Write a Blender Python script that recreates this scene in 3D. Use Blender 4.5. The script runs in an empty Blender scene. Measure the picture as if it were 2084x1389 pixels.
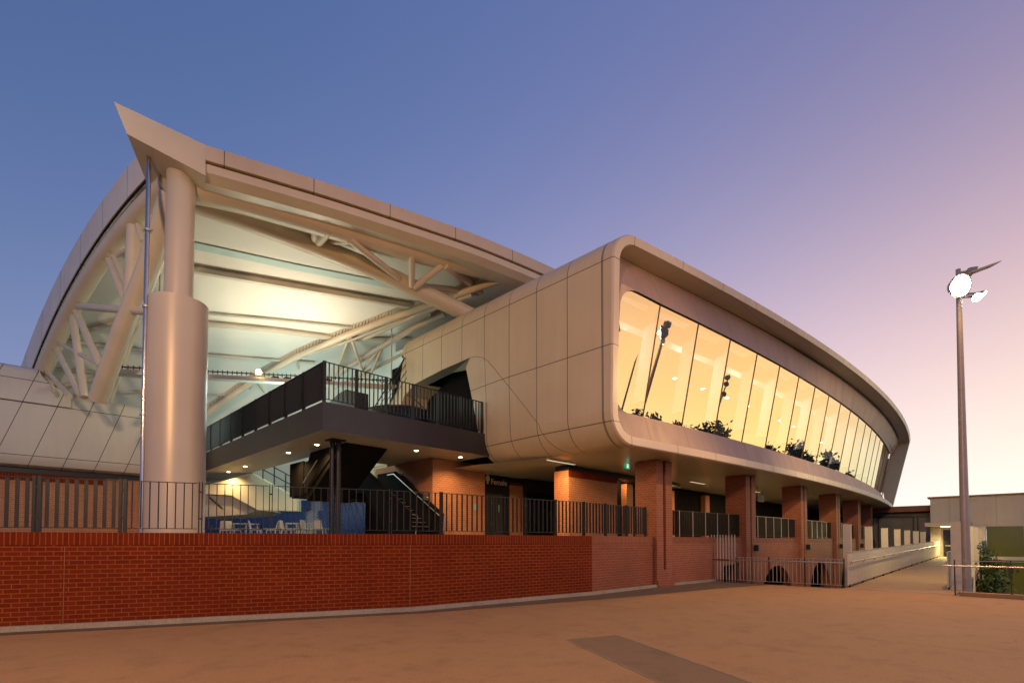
import bpy, math, random
from mathutils import Vector, Matrix
from mathutils.geometry import tessellate_polygon
random.seed(7)
SC = bpy.context.scene
COL = SC.collection

# ------------------------------------------------------------------ camera
F_PX, HORIZON, EYE = 1034.0, 1101.0, 1.65
TH = math.atan(0.0295); Y0 = HORIZON - F_PX * 0.0295
cam_d = bpy.data.cameras.new('camera'); cam = bpy.data.objects.new('camera', cam_d); COL.objects.link(cam)
cam.location = (0, 0, EYE); cam.rotation_euler = (math.pi / 2 + TH, 0, math.radians(-45))
cam_d.sensor_width = 36; cam_d.lens = F_PX / 2084 * 36
cam_d.shift_y = (Y0 - 694.5) / 2084
cam_d.clip_start = 0.1; cam_d.clip_end = 2000
SC.camera = cam

# ------------------------------------------------------------------ dusk sky
W = bpy.data.worlds.new('World'); SC.world = W; W.use_nodes = True
wn = W.node_tree; wn.nodes.clear()
def wm(op, a, b=None, c=None):
    n = wn.nodes.new('ShaderNodeMath'); n.operation = op
    for i, v in enumerate((a, b, c)):
        if v is None: continue
        if isinstance(v, (int, float)): n.inputs[i].default_value = v
        else: wn.links.new(v, n.inputs[i])
    return n.outputs[0]
tc = wn.nodes.new('ShaderNodeTexCoord')
nrm = wn.nodes.new('ShaderNodeVectorMath'); nrm.operation = 'NORMALIZE'; wn.links.new(tc.outputs['Generated'], nrm.inputs[0])
SUN_AZ = math.radians(-27)
SUNH = (math.cos(SUN_AZ), math.sin(SUN_AZ), 0)
dt = wn.nodes.new('ShaderNodeVectorMath'); dt.operation = 'DOT_PRODUCT'; wn.links.new(nrm.outputs[0], dt.inputs[0]); dt.inputs[1].default_value = SUNH
sx = wn.nodes.new('ShaderNodeSeparateXYZ'); wn.links.new(nrm.outputs[0], sx.inputs[0])
c_ = dt.outputs['Value']; e_ = wm('MAXIMUM', sx.outputs[2], 0.0)
cc, ce, ee = wm('MULTIPLY', c_, c_), wm('MULTIPLY', c_, e_), wm('MULTIPLY', e_, e_)
ccc = wm('MULTIPLY', cc, c_)
cee, cce, eee = wm('MULTIPLY', ce, e_), wm('MULTIPLY', cc, e_), wm('MULTIPLY', ee, e_)
SKY = [(-0.907, 1.032, 1.0509, 0.2526, 1.4722, -8.8192, -0.4835, -1.9392, -0.104, 6.2929),
       (-0.8519, 0.287, 0.9491, 0.3506, -0.3191, -5.2301, -0.3272, -0.2427, -0.7781, 3.8382),
       (-0.3435, -0.5133, 0.7052, -0.0587, -0.7218, -1.7454, -0.4452, 0.535, -0.2862, 1.4513)]
chan = []
for k in SKY:
    v = wm('ADD', wm('MULTIPLY', e_, k[1]), k[0])
    for x, q in ((c_, k[2]), (cc, k[3]), (ce, k[4]), (ee, k[5]), (ccc, k[6]), (cee, k[7]), (cce, k[8]), (eee, k[9])):
        v = wm('MULTIPLY_ADD', x, q, v)
    chan.append(wm('EXPONENT', v))
# warm afterglow close to where the sun went down
GLOW_AZ = math.radians(-38)
dg_ = wn.nodes.new('ShaderNodeVectorMath'); dg_.operation = 'DOT_PRODUCT'; wn.links.new(nrm.outputs[0], dg_.inputs[0]); dg_.inputs[1].default_value = (math.cos(GLOW_AZ), math.sin(GLOW_AZ), 0)
gt = wm('MINIMUM', wm('MAXIMUM', wm('MULTIPLY', wm('SUBTRACT', dg_.outputs['Value'], 0.83), 6.5), 0.0), 1.0)
gl_ = wm('MULTIPLY', wm('MULTIPLY', gt, gt), wm('EXPONENT', wm('MULTIPLY', e_, -2.6)))
chan = [wm('MULTIPLY_ADD', gl_, g, c) for g, c in zip((1.25, 0.50, -0.08), chan)]
cb = wn.nodes.new('ShaderNodeCombineColor')
for i in range(3): wn.links.new(chan[i], cb.inputs[i])
bg = wn.nodes.new('ShaderNodeBackground'); wn.links.new(cb.outputs[0], bg.inputs[0]); bg.inputs[1].default_value = 1.0
wo = wn.nodes.new('ShaderNodeOutputWorld'); wn.links.new(bg.outputs[0], wo.inputs[0])

SC.view_settings.view_transform = 'Standard'; SC.view_settings.look = 'None'
SC.view_settings.exposure = 0.1; SC.view_settings.gamma = 1.0
SC.render.engine = 'CYCLES'
try:
    SC.cycles.use_denoising = True; SC.cycles.denoiser = 'OPENIMAGEDENOISE'
except Exception: pass
SC.cycles.max_bounces = 7; SC.cycles.diffuse_bounces = 3; SC.cycles.glossy_bounces = 4
SC.cycles.transparent_max_bounces = 12
SC.cycles.sample_clamp_indirect = 4.0
SC.cycles.caustics_reflective = False; SC.cycles.caustics_refractive = False

# ------------------------------------------------------------------ helpers
S2 = math.sqrt(0.5)
FW = Vector((S2, S2, 0)); RT = Vector((S2, -S2, 0)); UP = Vector((0, 0, 1)); CAM = Vector((0, 0, EYE))
def ray(px, py):
    a = (px - 1042) / F_PX; b = (Y0 - py) / F_PX
    return FW * (math.cos(TH) - b * math.sin(TH)) + UP * (math.sin(TH) + b * math.cos(TH)) + RT * a
def on(px, py, n, d):
    n = Vector(n); r = ray(px, py); return CAM + r * ((d - n.dot(CAM)) / n.dot(r))
def onx(px, py, x): return on(px, py, (1, 0, 0), x)
def ony(px, py, y): return on(px, py, (0, 1, 0), y)
def onz(px, py, z): return on(px, py, (0, 0, 1), z)
def ond(px, py, D): return on(px, py, FW, D)
V = Vector
def lerp(a, b, t): return a + (b - a) * t

class MB:
    def __init__(s): s.v = []; s.f = []
    def face(s, pts):
        i = len(s.v); s.v += [tuple(p) for p in pts]; s.f.append(tuple(range(i, i + len(pts)))); return s
    def hexa(s, b, t):          # bottom 4 ccw, top 4 ccw
        i = len(s.v); s.v += [tuple(p) for p in list(b) + list(t)]
        for q in ((3, 2, 1, 0), (4, 5, 6, 7), (0, 1, 5, 4), (1, 2, 6, 5), (2, 3, 7, 6), (3, 0, 4, 7)):
            s.f.append(tuple(i + k for k in q))
        return s
    def box(s, x0, y0, z0, x1, y1, z1):
        return s.hexa([(x0, y0, z0), (x1, y0, z0), (x1, y1, z0), (x0, y1, z0)], [(x0, y0, z1), (x1, y0, z1), (x1, y1, z1), (x0, y1, z1)])
    def beam(s, p, q, w, h, up=(0, 0, 1)):   # rectangular bar from p to q
        p, q = V(p), V(q); d = (q - p).normalized(); u = V(up)
        if abs(d.dot(u)) > .99: u = V((1, 0, 0))
        r = d.cross(u).normalized() * (w / 2); u = r.normalized().cross(d).normalized() * (h / 2)
        return s.hexa([p - r - u, p + r - u, q + r - u, q - r - u], [p - r + u, p + r + u, q + r + u, q - r + u])
    def tube(s, pts, r, n=10, cap=True):
        pts = [V(p) for p in pts]; rs = r if isinstance(r, (list, tuple)) else [r] * len(pts)
        base = len(s.v); ref = None
        for k, p in enumerate(pts):
            d = (pts[min(k + 1, len(pts) - 1)] - pts[max(k - 1, 0)]).normalized()
            if ref is None:
                ref = V((0, 0, 1)) if abs(d.z) < .9 else V((1, 0, 0))
            a = d.cross(ref).normalized(); b = a.cross(d).normalized(); ref = b
            for j in range(n):
                t = 2 * math.pi * j / n; s.v.append(tuple(p + (a * math.cos(t) + b * math.sin(t)) * rs[k]))
        for k in range(len(pts) - 1):
            for j in range(n):
                s.f.append((base + k * n + j, base + k * n + (j + 1) % n, base + (k + 1) * n + (j + 1) % n, base + (k + 1) * n + j))
        if cap:
            s.f.append(tuple(base + j for j in reversed(range(n)))); s.f.append(tuple(base + (len(pts) - 1) * n + j for j in range(n)))
        return s
    def prism(s, poly, off):     # planar polygon (3D points) extruded by vector off
        poly = [V(p) for p in poly]; off = V(off); n = len(poly); i = len(s.v)
        s.v += [tuple(p) for p in poly] + [tuple(p + off) for p in poly]
        for t in tessellate_polygon([poly]):
            s.f.append(tuple(i + k for k in t)); s.f.append(tuple(i + n + k for k in reversed(t)))
        for k in range(n): s.f.append((i + k, i + (k + 1) % n, i + n + (k + 1) % n, i + n + k))
        return s
    def poly(s, pts):
        pts = [V(p) for p in pts]; i = len(s.v); s.v += [tuple(p) for p in pts]
        for t in tessellate_polygon([pts]): s.f.append(tuple(i + k for k in t))
        return s
    def strip(s, A, B, closed=False):
        i = len(s.v); n = len(A); s.v += [tuple(p) for p in A] + [tuple(p) for p in B]
        for k in range(n if closed else n - 1): s.f.append((i + k, i + (k + 1) % n, i + n + (k + 1) % n, i + n + k))
        return s
    def disc(s, c, r, nrm=(0, 0, -1), n=16):
        c = V(c); d = V(nrm).normalized(); a = d.orthogonal().normalized(); b = d.cross(a)
        return s.face([c + (a * math.cos(2 * math.pi * k / n) + b * math.sin(2 * math.pi * k / n)) * r for k in range(n)])
    def build(s, name, m, parent=None, smooth=False, solid=0.0, bevel=0.0, kind=None):
        me = bpy.data.meshes.new(name); me.from_pydata(s.v, [], s.f); me.update()
        if smooth:
            for p in me.polygons: p.use_smooth = True
            try: me.set_sharp_from_angle(angle=math.radians(38))
            except Exception: pass
        uv = me.uv_layers.new(name='UVMap')
        for p in me.polygons:
            nz = p.normal
            if abs(nz.z) > .8:
                for l in p.loop_indices:
                    co = me.vertices[me.loops[l].vertex_index].co; uv.data[l].uv = (co.x, co.y)
            else:
                t = V((-nz.y, nz.x, 0)).normalized()
                for l in p.loop_indices:
                    co = me.vertices[me.loops[l].vertex_index].co; uv.data[l].uv = (co.dot(t), co.z)
        me.materials.append(m)
        o = bpy.data.objects.new(name, me); COL.objects.link(o)
        if solid:
            md = o.modifiers.new('solid', 'SOLIDIFY'); md.thickness = solid; md.offset = -1
        if bevel:
            md = o.modifiers.new('bevel', 'BEVEL'); md.width = bevel; md.segments = 2; md.limit_method = 'ANGLE'; md.angle_limit = math.radians(40)
        if parent is not None: adopt(o, parent)
        if kind: o['kind'] = kind
        return o
WLOC = {}
def adopt(o, parent):
    o.parent = parent; o.matrix_parent_inverse = Matrix.Translation(-V(WLOC.get(parent.name, (0, 0, 0))))
def tag(o, label, cat, group=None, kind=None):
    o['label'] = label; o['category'] = cat
    if group: o['group'] = group
    if kind: o['kind'] = kind
    return o
def thing(name, label, cat, loc=(0, 0, 0), group=None):
    o = bpy.data.objects.new(name, None); COL.objects.link(o); o.location = loc; WLOC[o.name] = tuple(loc); o.empty_display_size = .2
    return tag(o, label, cat, group)
def struct(o): o['kind'] = 'structure'; return o
def dup(root, loc, label=None, rotz=None):
    r = root.copy(); COL.objects.link(r); r.location = loc; WLOC[r.name] = tuple(loc)
    if rotz is not None: r.rotation_euler = (0, 0, rotz)
    if label: r['label'] = label
    for ch in list(root.children):
        c = ch.copy(); COL.objects.link(c); c.parent = r
        for g in list(ch.children):
            d = g.copy(); COL.objects.link(d); d.parent = c
    return r

# ------------------------------------------------------------------ materials
def base_mat(name):
    m = bpy.data.materials.new(name); m.use_nodes = True
    nt = m.node_tree; b = nt.nodes['Principled BSDF']; return m, nt, b
def N(nt, t, **kw):
    n = nt.nodes.new(t)
    for k, v in kw.items(): setattr(n, k, v)
    return n
def mth(nt, op, a, b=None, c=None):
    n = nt.nodes.new('ShaderNodeMath'); n.operation = op
    for i, v in enumerate((a, b, c)):
        if v is None: continue
        if isinstance(v, (int, float)): n.inputs[i].default_value = v
        else: nt.links.new(v, n.inputs[i])
    return n.outputs[0]
def mixc(nt, f, a, b):
    n = nt.nodes.new('ShaderNodeMix'); n.data_type = 'RGBA'
    for s, v in ((0, f), (6, a), (7, b)):
        if isinstance(v, (int, float)): n.inputs[s].default_value = v
        elif isinstance(v, tuple): n.inputs[s].default_value = (*v, 1)
        else: nt.links.new(v, n.inputs[s])
    return n.outputs[2]
def noise(nt, scale, detail=4, vec=None, rough=.55):
    n = N(nt, 'ShaderNodeTexNoise'); n.inputs['Scale'].default_value = scale; n.inputs['Detail'].default_value = detail; n.inputs['Roughness'].default_value = rough
    if vec is None: vec = N(nt, 'ShaderNodeNewGeometry').outputs['Position']
    nt.links.new(vec, n.inputs['Vector']); return n.outputs[0]
def ramp(nt, f, a, b):
    n = N(nt, 'ShaderNodeMapRange'); n.inputs[1].default_value = a; n.inputs[2].default_value = b; nt.links.new(f, n.inputs[0]); return n.outputs[0]
def bump(nt, b, h, strength=.2, dist=.01):
    n = N(nt, 'ShaderNodeBump'); n.inputs['Strength'].default_value = strength; n.inputs['Distance'].default_value = dist
    nt.links.new(h, n.inputs['Height']); nt.links.new(n.outputs[0], b.inputs['Normal'])
def plain(name, col, rough=.5, metal=0.0, var=.12, scale=3.0, spec=.5):
    m, nt, b = base_mat(name)
    f = ramp(nt, noise(nt, scale), .3, .7)
    lo = tuple(c * (1 - var) for c in col); hi = tuple(min(1, c * (1 + var)) for c in col)
    nt.links.new(mixc(nt, f, lo, hi), b.inputs['Base Color'])
    b.inputs['Roughness'].default_value = rough; b.inputs['Metallic'].default_value = metal
    b.inputs['Specular IOR Level'].default_value = spec
    return m
def emit(name, col, strength):
    m = bpy.data.materials.new(name); m.use_nodes = True; nt = m.node_tree; nt.nodes.clear()
    e = N(nt, 'ShaderNodeEmission'); e.inputs[0].default_value = (*col, 1); e.inputs[1].default_value = strength
    o = N(nt, 'ShaderNodeOutputMaterial'); nt.links.new(e.outputs[0], o.inputs[0]); return m
def panel(name, col, seams=(), lines=(), w=.014, rough=.38, var=.05, dark=.16, streak=.16):
    """cladding with joints: seams = (axis, spacing, offset) families, lines = (axis, value) single joints, in world metres"""
    m, nt, b = base_mat(name)
    pos = N(nt, 'ShaderNodeNewGeometry').outputs['Position']
    mask = None
    def dotp(ax):
        d = N(nt, 'ShaderNodeVectorMath', operation='DOT_PRODUCT'); nt.links.new(pos, d.inputs[0]); d.inputs[1].default_value = ax; return d.outputs['Value']
    for ax, sp, off in seams:
        t = mth(nt, 'ADD', mth(nt, 'DIVIDE', mth(nt, 'SUBTRACT', dotp(ax), off), sp), .5)
        dd = mth(nt, 'MULTIPLY', mth(nt, 'ABSOLUTE', mth(nt, 'SUBTRACT', mth(nt, 'FRACT', t), .5)), sp)
        k = mth(nt, 'LESS_THAN', dd, w); mask = k if mask is None else mth(nt, 'MAXIMUM', mask, k)
    for ax, val in lines:
        k = mth(nt, 'LESS_THAN', mth(nt, 'ABSOLUTE', mth(nt, 'SUBTRACT', dotp(ax), val)), w); mask = k if mask is None else mth(nt, 'MAXIMUM', mask, k)
    f = ramp(nt, noise(nt, .8, 5), .3, .7)
    # faint rain streaks: noise stretched along z
    mp = N(nt, 'ShaderNodeMapping'); mp.inputs['Scale'].default_value = (3.5, 3.5, .25); nt.links.new(pos, mp.inputs[0])
    f2 = ramp(nt, noise(nt, 1.0, 4, mp.outputs[0]), .35, .75)
    c0 = mixc(nt, f, tuple(c * (1 - var) for c in col), tuple(min(1, c * (1 + var)) for c in col))
    c0 = mixc(nt, mth(nt, 'MULTIPLY', f2, streak), c0, tuple(c * .62 for c in col))
    if mask is not None: c0 = mixc(nt, mask, c0, tuple(c * dark for c in col))
    nt.links.new(c0, b.inputs['Base Color']); b.inputs['Roughness'].default_value = rough
    nt.links.new(mth(nt, 'MULTIPLY_ADD', f2, streak, rough - .06), b.inputs['Roughness'])
    bump(nt, b, noise(nt, 1.1, 2), .06, .08)
    return m
def brick(name, c1, c2, mortar, bw=.24, bh=.086, ms=.008, offset=.5, rough=.62, spec=.4):
    m, nt, b = base_mat(name)
    uv = N(nt, 'ShaderNodeUVMap'); uv.uv_map = 'UVMap'
    t = N(nt, 'ShaderNodeTexBrick'); t.offset = offset; t.inputs['Scale'].default_value = 1
    nt.links.new(uv.outputs[0], t.inputs['Vector'])
    t.inputs['Brick Width'].default_value = bw; t.inputs['Row Height'].default_value = bh; t.inputs['Mortar Size'].default_value = ms; t.inputs['Mortar Smooth'].default_value = .12; t.inputs['Bias'].default_value = -.1
    t.inputs['Color1'].default_value = (*c1, 1); t.inputs['Color2'].default_value = (*c2, 1); t.inputs['Mortar'].default_value = (*mortar, 1)
    f = ramp(nt, noise(nt, 1.1, 5), .3, .75)
    f3 = ramp(nt, noise(nt, 22, 3), .35, .7)
    c = mixc(nt, mth(nt, 'MULTIPLY', f, .4), t.outputs[0], tuple(x * .55 for x in c1))
    c = mixc(nt, mth(nt, 'MULTIPLY', f3, .18), c, tuple(x * 1.6 for x in c2))
    nt.links.new(c, b.inputs['Base Color']); b.inputs['Roughness'].default_value = rough; b.inputs['Specular IOR Level'].default_value = spec
    h = mth(nt, 'ADD', mth(nt, 'MULTIPLY', t.outputs[1], -1.0), mth(nt, 'MULTIPLY', f3, .25))
    bump(nt, b, h, .55, .006)
    return m
def ground_mat(name, c1, c2, rough=.8, agg=60.):
    m, nt, b = base_mat(name)
    f = ramp(nt, noise(nt, .35, 6, rough=.65), .32, .68); g = ramp(nt, noise(nt, agg, 2), .3, .75); st = ramp(nt, noise(nt, 1.7, 6, rough=.7), .5, .72)
    g2 = ramp(nt, noise(nt, 9.0, 5, rough=.75), .38, .7)
    c = mixc(nt, f, c1, c2); c = mixc(nt, mth(nt, 'MULTIPLY', g2, .22), c, tuple(x * .62 for x in c1)); c = mixc(nt, mth(nt, 'MULTIPLY', g, .5), c, tuple(x * 1.55 for x in c2))
    c = mixc(nt, mth(nt, 'MULTIPLY', st, .42), c, tuple(x * .5 for x in c1))
    nt.links.new(c, b.inputs['Base Color']); nt.links.new(mth(nt, 'MULTIPLY_ADD', f, .15, rough - .1), b.inputs['Roughness'])
    if agg >= 48:          # hairline cracks
        vo = N(nt, 'ShaderNodeTexVoronoi'); vo.feature = 'DISTANCE_TO_EDGE'; vo.inputs['Scale'].default_value = .22
        ps_ = N(nt, 'ShaderNodeNewGeometry').outputs['Position']; wv = N(nt, 'ShaderNodeTexNoise'); wv.inputs['Scale'].default_value = 1.6; wv.inputs['Detail'].default_value = 5; nt.links.new(ps_, wv.inputs['Vector'])
        ad = N(nt, 'ShaderNodeVectorMath', operation='MULTIPLY_ADD'); nt.links.new(wv.outputs['Color'], ad.inputs[0]); ad.inputs[1].default_value = (.9, .9, .9); nt.links.new(ps_, ad.inputs[2]); nt.links.new(ad.outputs[0], vo.inputs['Vector'])
        ck = mth(nt, 'MULTIPLY', mth(nt, 'LESS_THAN', vo.outputs['Distance'], .0032), ramp(nt, noise(nt, .3, 2), .5, .62))
        c = mixc(nt, mth(nt, 'MULTIPLY', ck, .45), c, tuple(x * .3 for x in c1)); nt.links.new(c, b.inputs['Base Color'])
    bump(nt, b, mth(nt, 'ADD', g, mth(nt, 'MULTIPLY', f, .6)), .5, .006); return m

X_, Y_, Z_ = (1, 0, 0), (0, 1, 0), (0, 0, 1)
WARM_WHITE = (.57, .455, .30)
M = {}
M['pod_end'] = panel('pod_end_cladding', WARM_WHITE, seams=[(Y_, 1.36, 10.38)], lines=[(Z_, 10.33), (Z_, 7.66), (Z_, 5.32), (Y_, 8.98)], w=.014)
M['pod_rim'] = panel('pod_rim_cladding', (.62, .52, .41), seams=[(X_, 2.45, 13.9)], lines=[(Z_, 10.33), (Z_, 7.66), (Z_, 5.32)], w=.012)
M['soffit'] = panel('pod_soffit_cladding', (.50, .48, .37), seams=[(X_, 2.45, 13.9), (Y_, 2.4, 10.0)], w=.008, rough=.34, dark=.5, streak=0.0, var=.03)
M['band'] = panel('bronze_band_cladding', (.39, .265, .225), seams=[(X_, 2.33, 15.6)], w=.01, rough=.5, dark=.4)
M['left_pav'] = panel('left_pavilion_cladding', (.58, .50, .42), seams=[((1, 0, -.33), 1.02, .1)], lines=[(Z_, 7.12), (Z_, 5.05), (Z_, 8.0)], w=.014)
M['roof_white'] = panel('roof_edge_cladding', (.60, .48, .35), seams=[((.974, -.225, 0), 2.55, .58)], w=.012)
M['arch_white'] = panel("roof_arch_cladding", (.74, .62, .51), seams=[((-.22, .975, 0), 1.9, .4)], w=.012)
M['steel_white'] = plain('white_painted_steel', (.61, .51, .38), .38, 0, .05, 1.2)
M['column'] = plain('satin_column_paint', (.57, .47, .36), .36, .1, .04, .7)
M['membrane'] = plain('roof_membrane', (.66, .65, .59), .6, 0, .05, .5)
M['purlin'] = plain('roof_purlin_paint', (.50, .46, .38), .5, 0, .05, 2)
M['seam_strip'] = plain('membrane_seam', (.40, .55, .53), .6, 0, .05, 1)
M['chrome'] = plain('polished_steel', (.52, .49, .46), .42, 1.0, .06, 3)
M['pipe_steel'] = plain('drainpipe_steel', (.46, .42, .40), .16, 1.0, .06, 3)
M['black'] = plain('black_metal', (.014, .013, .013), .42, .2, .25, 6)
M['black_soft'] = plain('black_interior', (.010, .009, .009), .85, 0, .2, 2, .08)
M['dark_fascia'] = plain('charcoal_fascia', (.030, .027, .030), .36, .1, .15, 1.5)
M['balc_soffit'] = plain('balcony_soffit', (.42, .39, .33), .45, 0, .06, 1.2)
M['brick_wall'] = brick('red_brick', (.115, .011, .0012), (.16, .018, .0025), (.27, .085, .025), rough=.7, spec=.12)
M['soldier'] = brick('soldier_brick', (.115, .011, .0012), (.16, .018, .0025), (.27, .085, .025), rough=.7, spec=.12, bw=.086, bh=.5, offset=0)
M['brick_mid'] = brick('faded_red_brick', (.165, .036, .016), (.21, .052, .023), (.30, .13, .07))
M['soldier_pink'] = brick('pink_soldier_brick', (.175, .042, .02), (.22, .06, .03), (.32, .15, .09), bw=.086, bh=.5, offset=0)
M['brick_or'] = brick('orange_brick', (.36, .12, .045), (.43, .16, .06), (.52, .33, .20))
M['brick_pier'] = brick('pier_brick', (.22, .06, .03), (.28, .085, .042), (.36, .18, .11))
M['plaza'] = ground_mat('plaza_asphalt', (.285, .158, .068), (.325, .184, .08), .85, 48)
M['patch'] = ground_mat('worn_patch_asphalt', (.155, .098, .052), (.185, .118, .064), .85, 55)
M['asphalt'] = ground_mat('dark_asphalt', (.085, .060, .040), (.105, .074, .050), .85, 70)
M['lower'] = ground_mat('lower_asphalt', (.07, .06, .05), (.09, .078, .065), .85, 40)
M['kerb'] = ground_mat('concrete_kerb', (.20, .17, .135), (.27, .23, .185), .85, 30)
M['path'] = ground_mat('bridge_concrete', (.28, .175, .085), (.33, .21, .105), .75, 40)
M['floor_in'] = plain('concourse_floor', (.25, .22, .18), .5, 0, .1, 2)
M['mesh_panel'] = panel('perforated_white_panel', (.60, .55, .43), seams=[(X_, .62, 21.4)], w=.008, rough=.45, dark=.6)
M['slab_white'] = plain('white_post_render', (.62, .55, .42), .6, 0, .06, 2)
M['pale_wall'] = panel('pale_rendered_wall', (.62, .53, .40), seams=[(Y_, 2.6, 1.2)], w=.02, rough=.6, dark=.7)
M['glass_green'] = plain('green_lit_glazing', (.055, .062, .018), .12, 0, .3, .6)
_b = M['glass_green'].node_tree.nodes['Principled BSDF']; _b.inputs['Emission Color'].default_value = (.30, .22, .03, 1); _b.inputs['Emission Strength'].default_value = .13
M['glass_dark'] = plain('dark_glazing', (.02, .02, .022), .1, 0, .3, 1)
M['grey_glazing'] = plain('grey_glazing', (.25, .24, .22), .15, 0, .1, 1)
M['roof_red'] = plain('red_metal_roof', (.30, .10, .05), .5, 0, .1, 1)
M['cream'] = plain('cream_concrete', (.62, .58, .42), .7, 0, .05, 1)
M['seat_blue'] = plain('blue_plastic', (.032, .062, .14), .45, 0, .2, 3)
M['conc'] = plain('grey_concrete', (.33, .31, .28), .8, 0, .12, 1.5)
M['white_plastic'] = plain('white_plastic', (.52, .50, .46), .4, 0, .04, 3)
M['leaf'] = plain('leaf_green', (.055, .085, .022), .5, 0, .5, 2.5)
M['leaf_dark'] = plain('leaf_dark', (.035, .05, .02), .6, 0, .4, .8)
M['bark'] = plain('bark', (.12, .08, .05), .9, 0, .3, 6)
M['pole'] = plain('painted_pole', (.40, .34, .30), .4, .1, .08, 2)
M['sign_black'] = plain('sign_black', (.010, .010, .010), .35, 0, .1, 5)
M['sign_cream'] = plain('sign_cream', (.62, .54, .40), .5, 0, .02, 5)
M['sticker'] = plain('sticker_green', (.25, .45, .38), .4, 0, .1, 8)
M['door'] = plain('charcoal_door', (.035, .034, .032), .4, 0, .1, 2)
M['room_wall'] = plain('lounge_wall', (.12, .095, .07), .6, 0, .1, 1)
M['room_ceiling'] = plain('lounge_ceiling', (.16, .14, .11), .7, 0, .05, 1)
M['furn'] = plain('charcoal_upholstery', (.03, .03, .034), .7, 0, .2, 4)
M['lamp_glow'] = emit('floodlight_glow', (1, .86, .62), 60)
M['down_glow'] = emit('downlight_glow', (1, .80, .46), 22)
M['room_glow'] = emit('lounge_downlight_glow', (1, .80, .48), 45)
M['exit_green'] = emit('exit_green', (.01, .45, .20), .55)
M['exit_white'] = emit('exit_white', (.75, 1, .85), 1.3)
M['catwalk_glow'] = emit('catwalk_flood_glow', (1, .72, .32), 40)
M['tube_glow'] = emit('porch_light_glow', (1, .88, .5), 3.5)
M['batten_glow'] = emit('batten_glow', (1, .78, .48), .7)
M['mullion'] = plain('bronze_mullion', (.10, .075, .06), .4, .3, .1, 3)
M['fin_white'] = plain('pale_fin_paint', (.72, .74, .76), .5, 0, .03, 2)
M['jamb_shade'] = plain('jamb_shade_brown', (.12, .09, .07), .6, 0, .1, 4)
M['joint'] = plain('sealant_joint', (.22, .085, .04), .8, 0, .1, 4)
M['lens_off'] = plain('floodlight_lens', (.35, .33, .30), .2, 0, .1, 4)
def glass_mat():
    m = bpy.data.materials.new('solar_glass'); m.use_nodes = True; nt = m.node_tree; nt.nodes.clear()
    tr = N(nt, 'ShaderNodeBsdfTransparent'); tr.inputs[0].default_value = (.74, .72, .70, 1)
    gl = N(nt, 'ShaderNodeBsdfGlossy'); gl.inputs[0].default_value = (1.0, .86, .62, 1); gl.inputs['Roughness'].default_value = 0.0
    lw = N(nt, 'ShaderNodeFresnel'); lw.inputs[0].default_value = 1.5
    f = mth(nt, 'MULTIPLY_ADD', lw.outputs[0], .70, .46); f = mth(nt, 'MINIMUM', f, .95)
    mx = N(nt, 'ShaderNodeMixShader'); nt.links.new(f, mx.inputs[0]); nt.links.new(tr.outputs[0], mx.inputs[1]); nt.links.new(gl.outputs[0], mx.inputs[2])
    o = N(nt, 'ShaderNodeOutputMaterial'); nt.links.new(mx.outputs[0], o.inputs[0]); return m
M['glass'] = glass_mat()

def lamp(kind, name, loc, energy, col, parent=None, target=None, size=None, blend=.4, rad=.15):
    l = bpy.data.lights.new(name, kind); l.energy = energy; l.color = col
    if kind == 'SPOT': l.spot_size = size or 1.2; l.spot_blend = blend; l.shadow_soft_size = rad
    elif kind == 'AREA': l.shape = 'DISK'; l.size = size or 1.0
    else: l.shadow_soft_size = rad
    o = bpy.data.objects.new(name, l); COL.objects.link(o); o.location = loc
    if target is not None: o.rotation_euler = (V(target) - V(loc)).to_track_quat('-Z', 'Y').to_euler()
    if parent is not None: adopt(o, parent)
    return o
FLOOD = (1.0, .55, .21)
WARM = (1.0, .62, .26)

# ------------------------------------------------------------------ ground, kerb, paths
PLAZA_X = 20.95
b = MB(); b.face([(-900, -900, -3.2), (900, -900, -3.2), (900, 900, -3.2), (-900, 900, -3.2)]); struct(b.build('ground', M['lower']))
# boundary wall line (outer face)
WALL = [V((-9.0, 17.05, 0)), V((6.95, 10.28, 0)), V((13.0, 9.47, 0)), V((16.85, 9.42, 0))]
b = MB(); b.prism([(PLAZA_X, 9.6, 0), (13.0, 9.7, 0), (6.95, 10.5, 0), (-9.0, 17.3, 0), (-60, 39, 0), (-60, -60, 0), (PLAZA_X, -60, 0)], (0, 0, -3.1)); struct(b.build('plaza', M['plaza']))
def wall_off(d, z):   # wall line shifted towards the camera by d
    out = []
    for i, p in enumerate(WALL):
        t = (WALL[min(i + 1, 3)] - WALL[max(i - 1, 0)]).normalized(); n = V((t.y, -t.x, 0))
        out.append(p + n * d + V((0, 0, z)))
    return out
ext = V((20.9, 9.38, 0))
def wl(d, z): return wall_off(d, z) + [V((17.65, 9.37 - d, z)), V((20.9, 9.07 - d, z))]
b = MB(); b.strip(wl(.02, .10), wl(.13, .10)); b.strip(wl(.13, .10), wl(.15, 0)); struct(b.build('kerb', M['kerb']))
# asphalt strip along the wall, widening to the right
A = wl(.15, .004); Bs = [p.copy() for p in wl(.42, .004)]; Bs[1] += V((-.03, -.10, 0)); Bs[2] += V((-.05, -.75, 0)); Bs[3] += V((0, -1.3, 0)); Bs[4] += V((0, -1.4, 0)); Bs[5] += V((0, -1.9, 0))
b = MB(); b.strip(A, Bs); struct(b.build('asphalt_strip', M['asphalt']))
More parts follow.
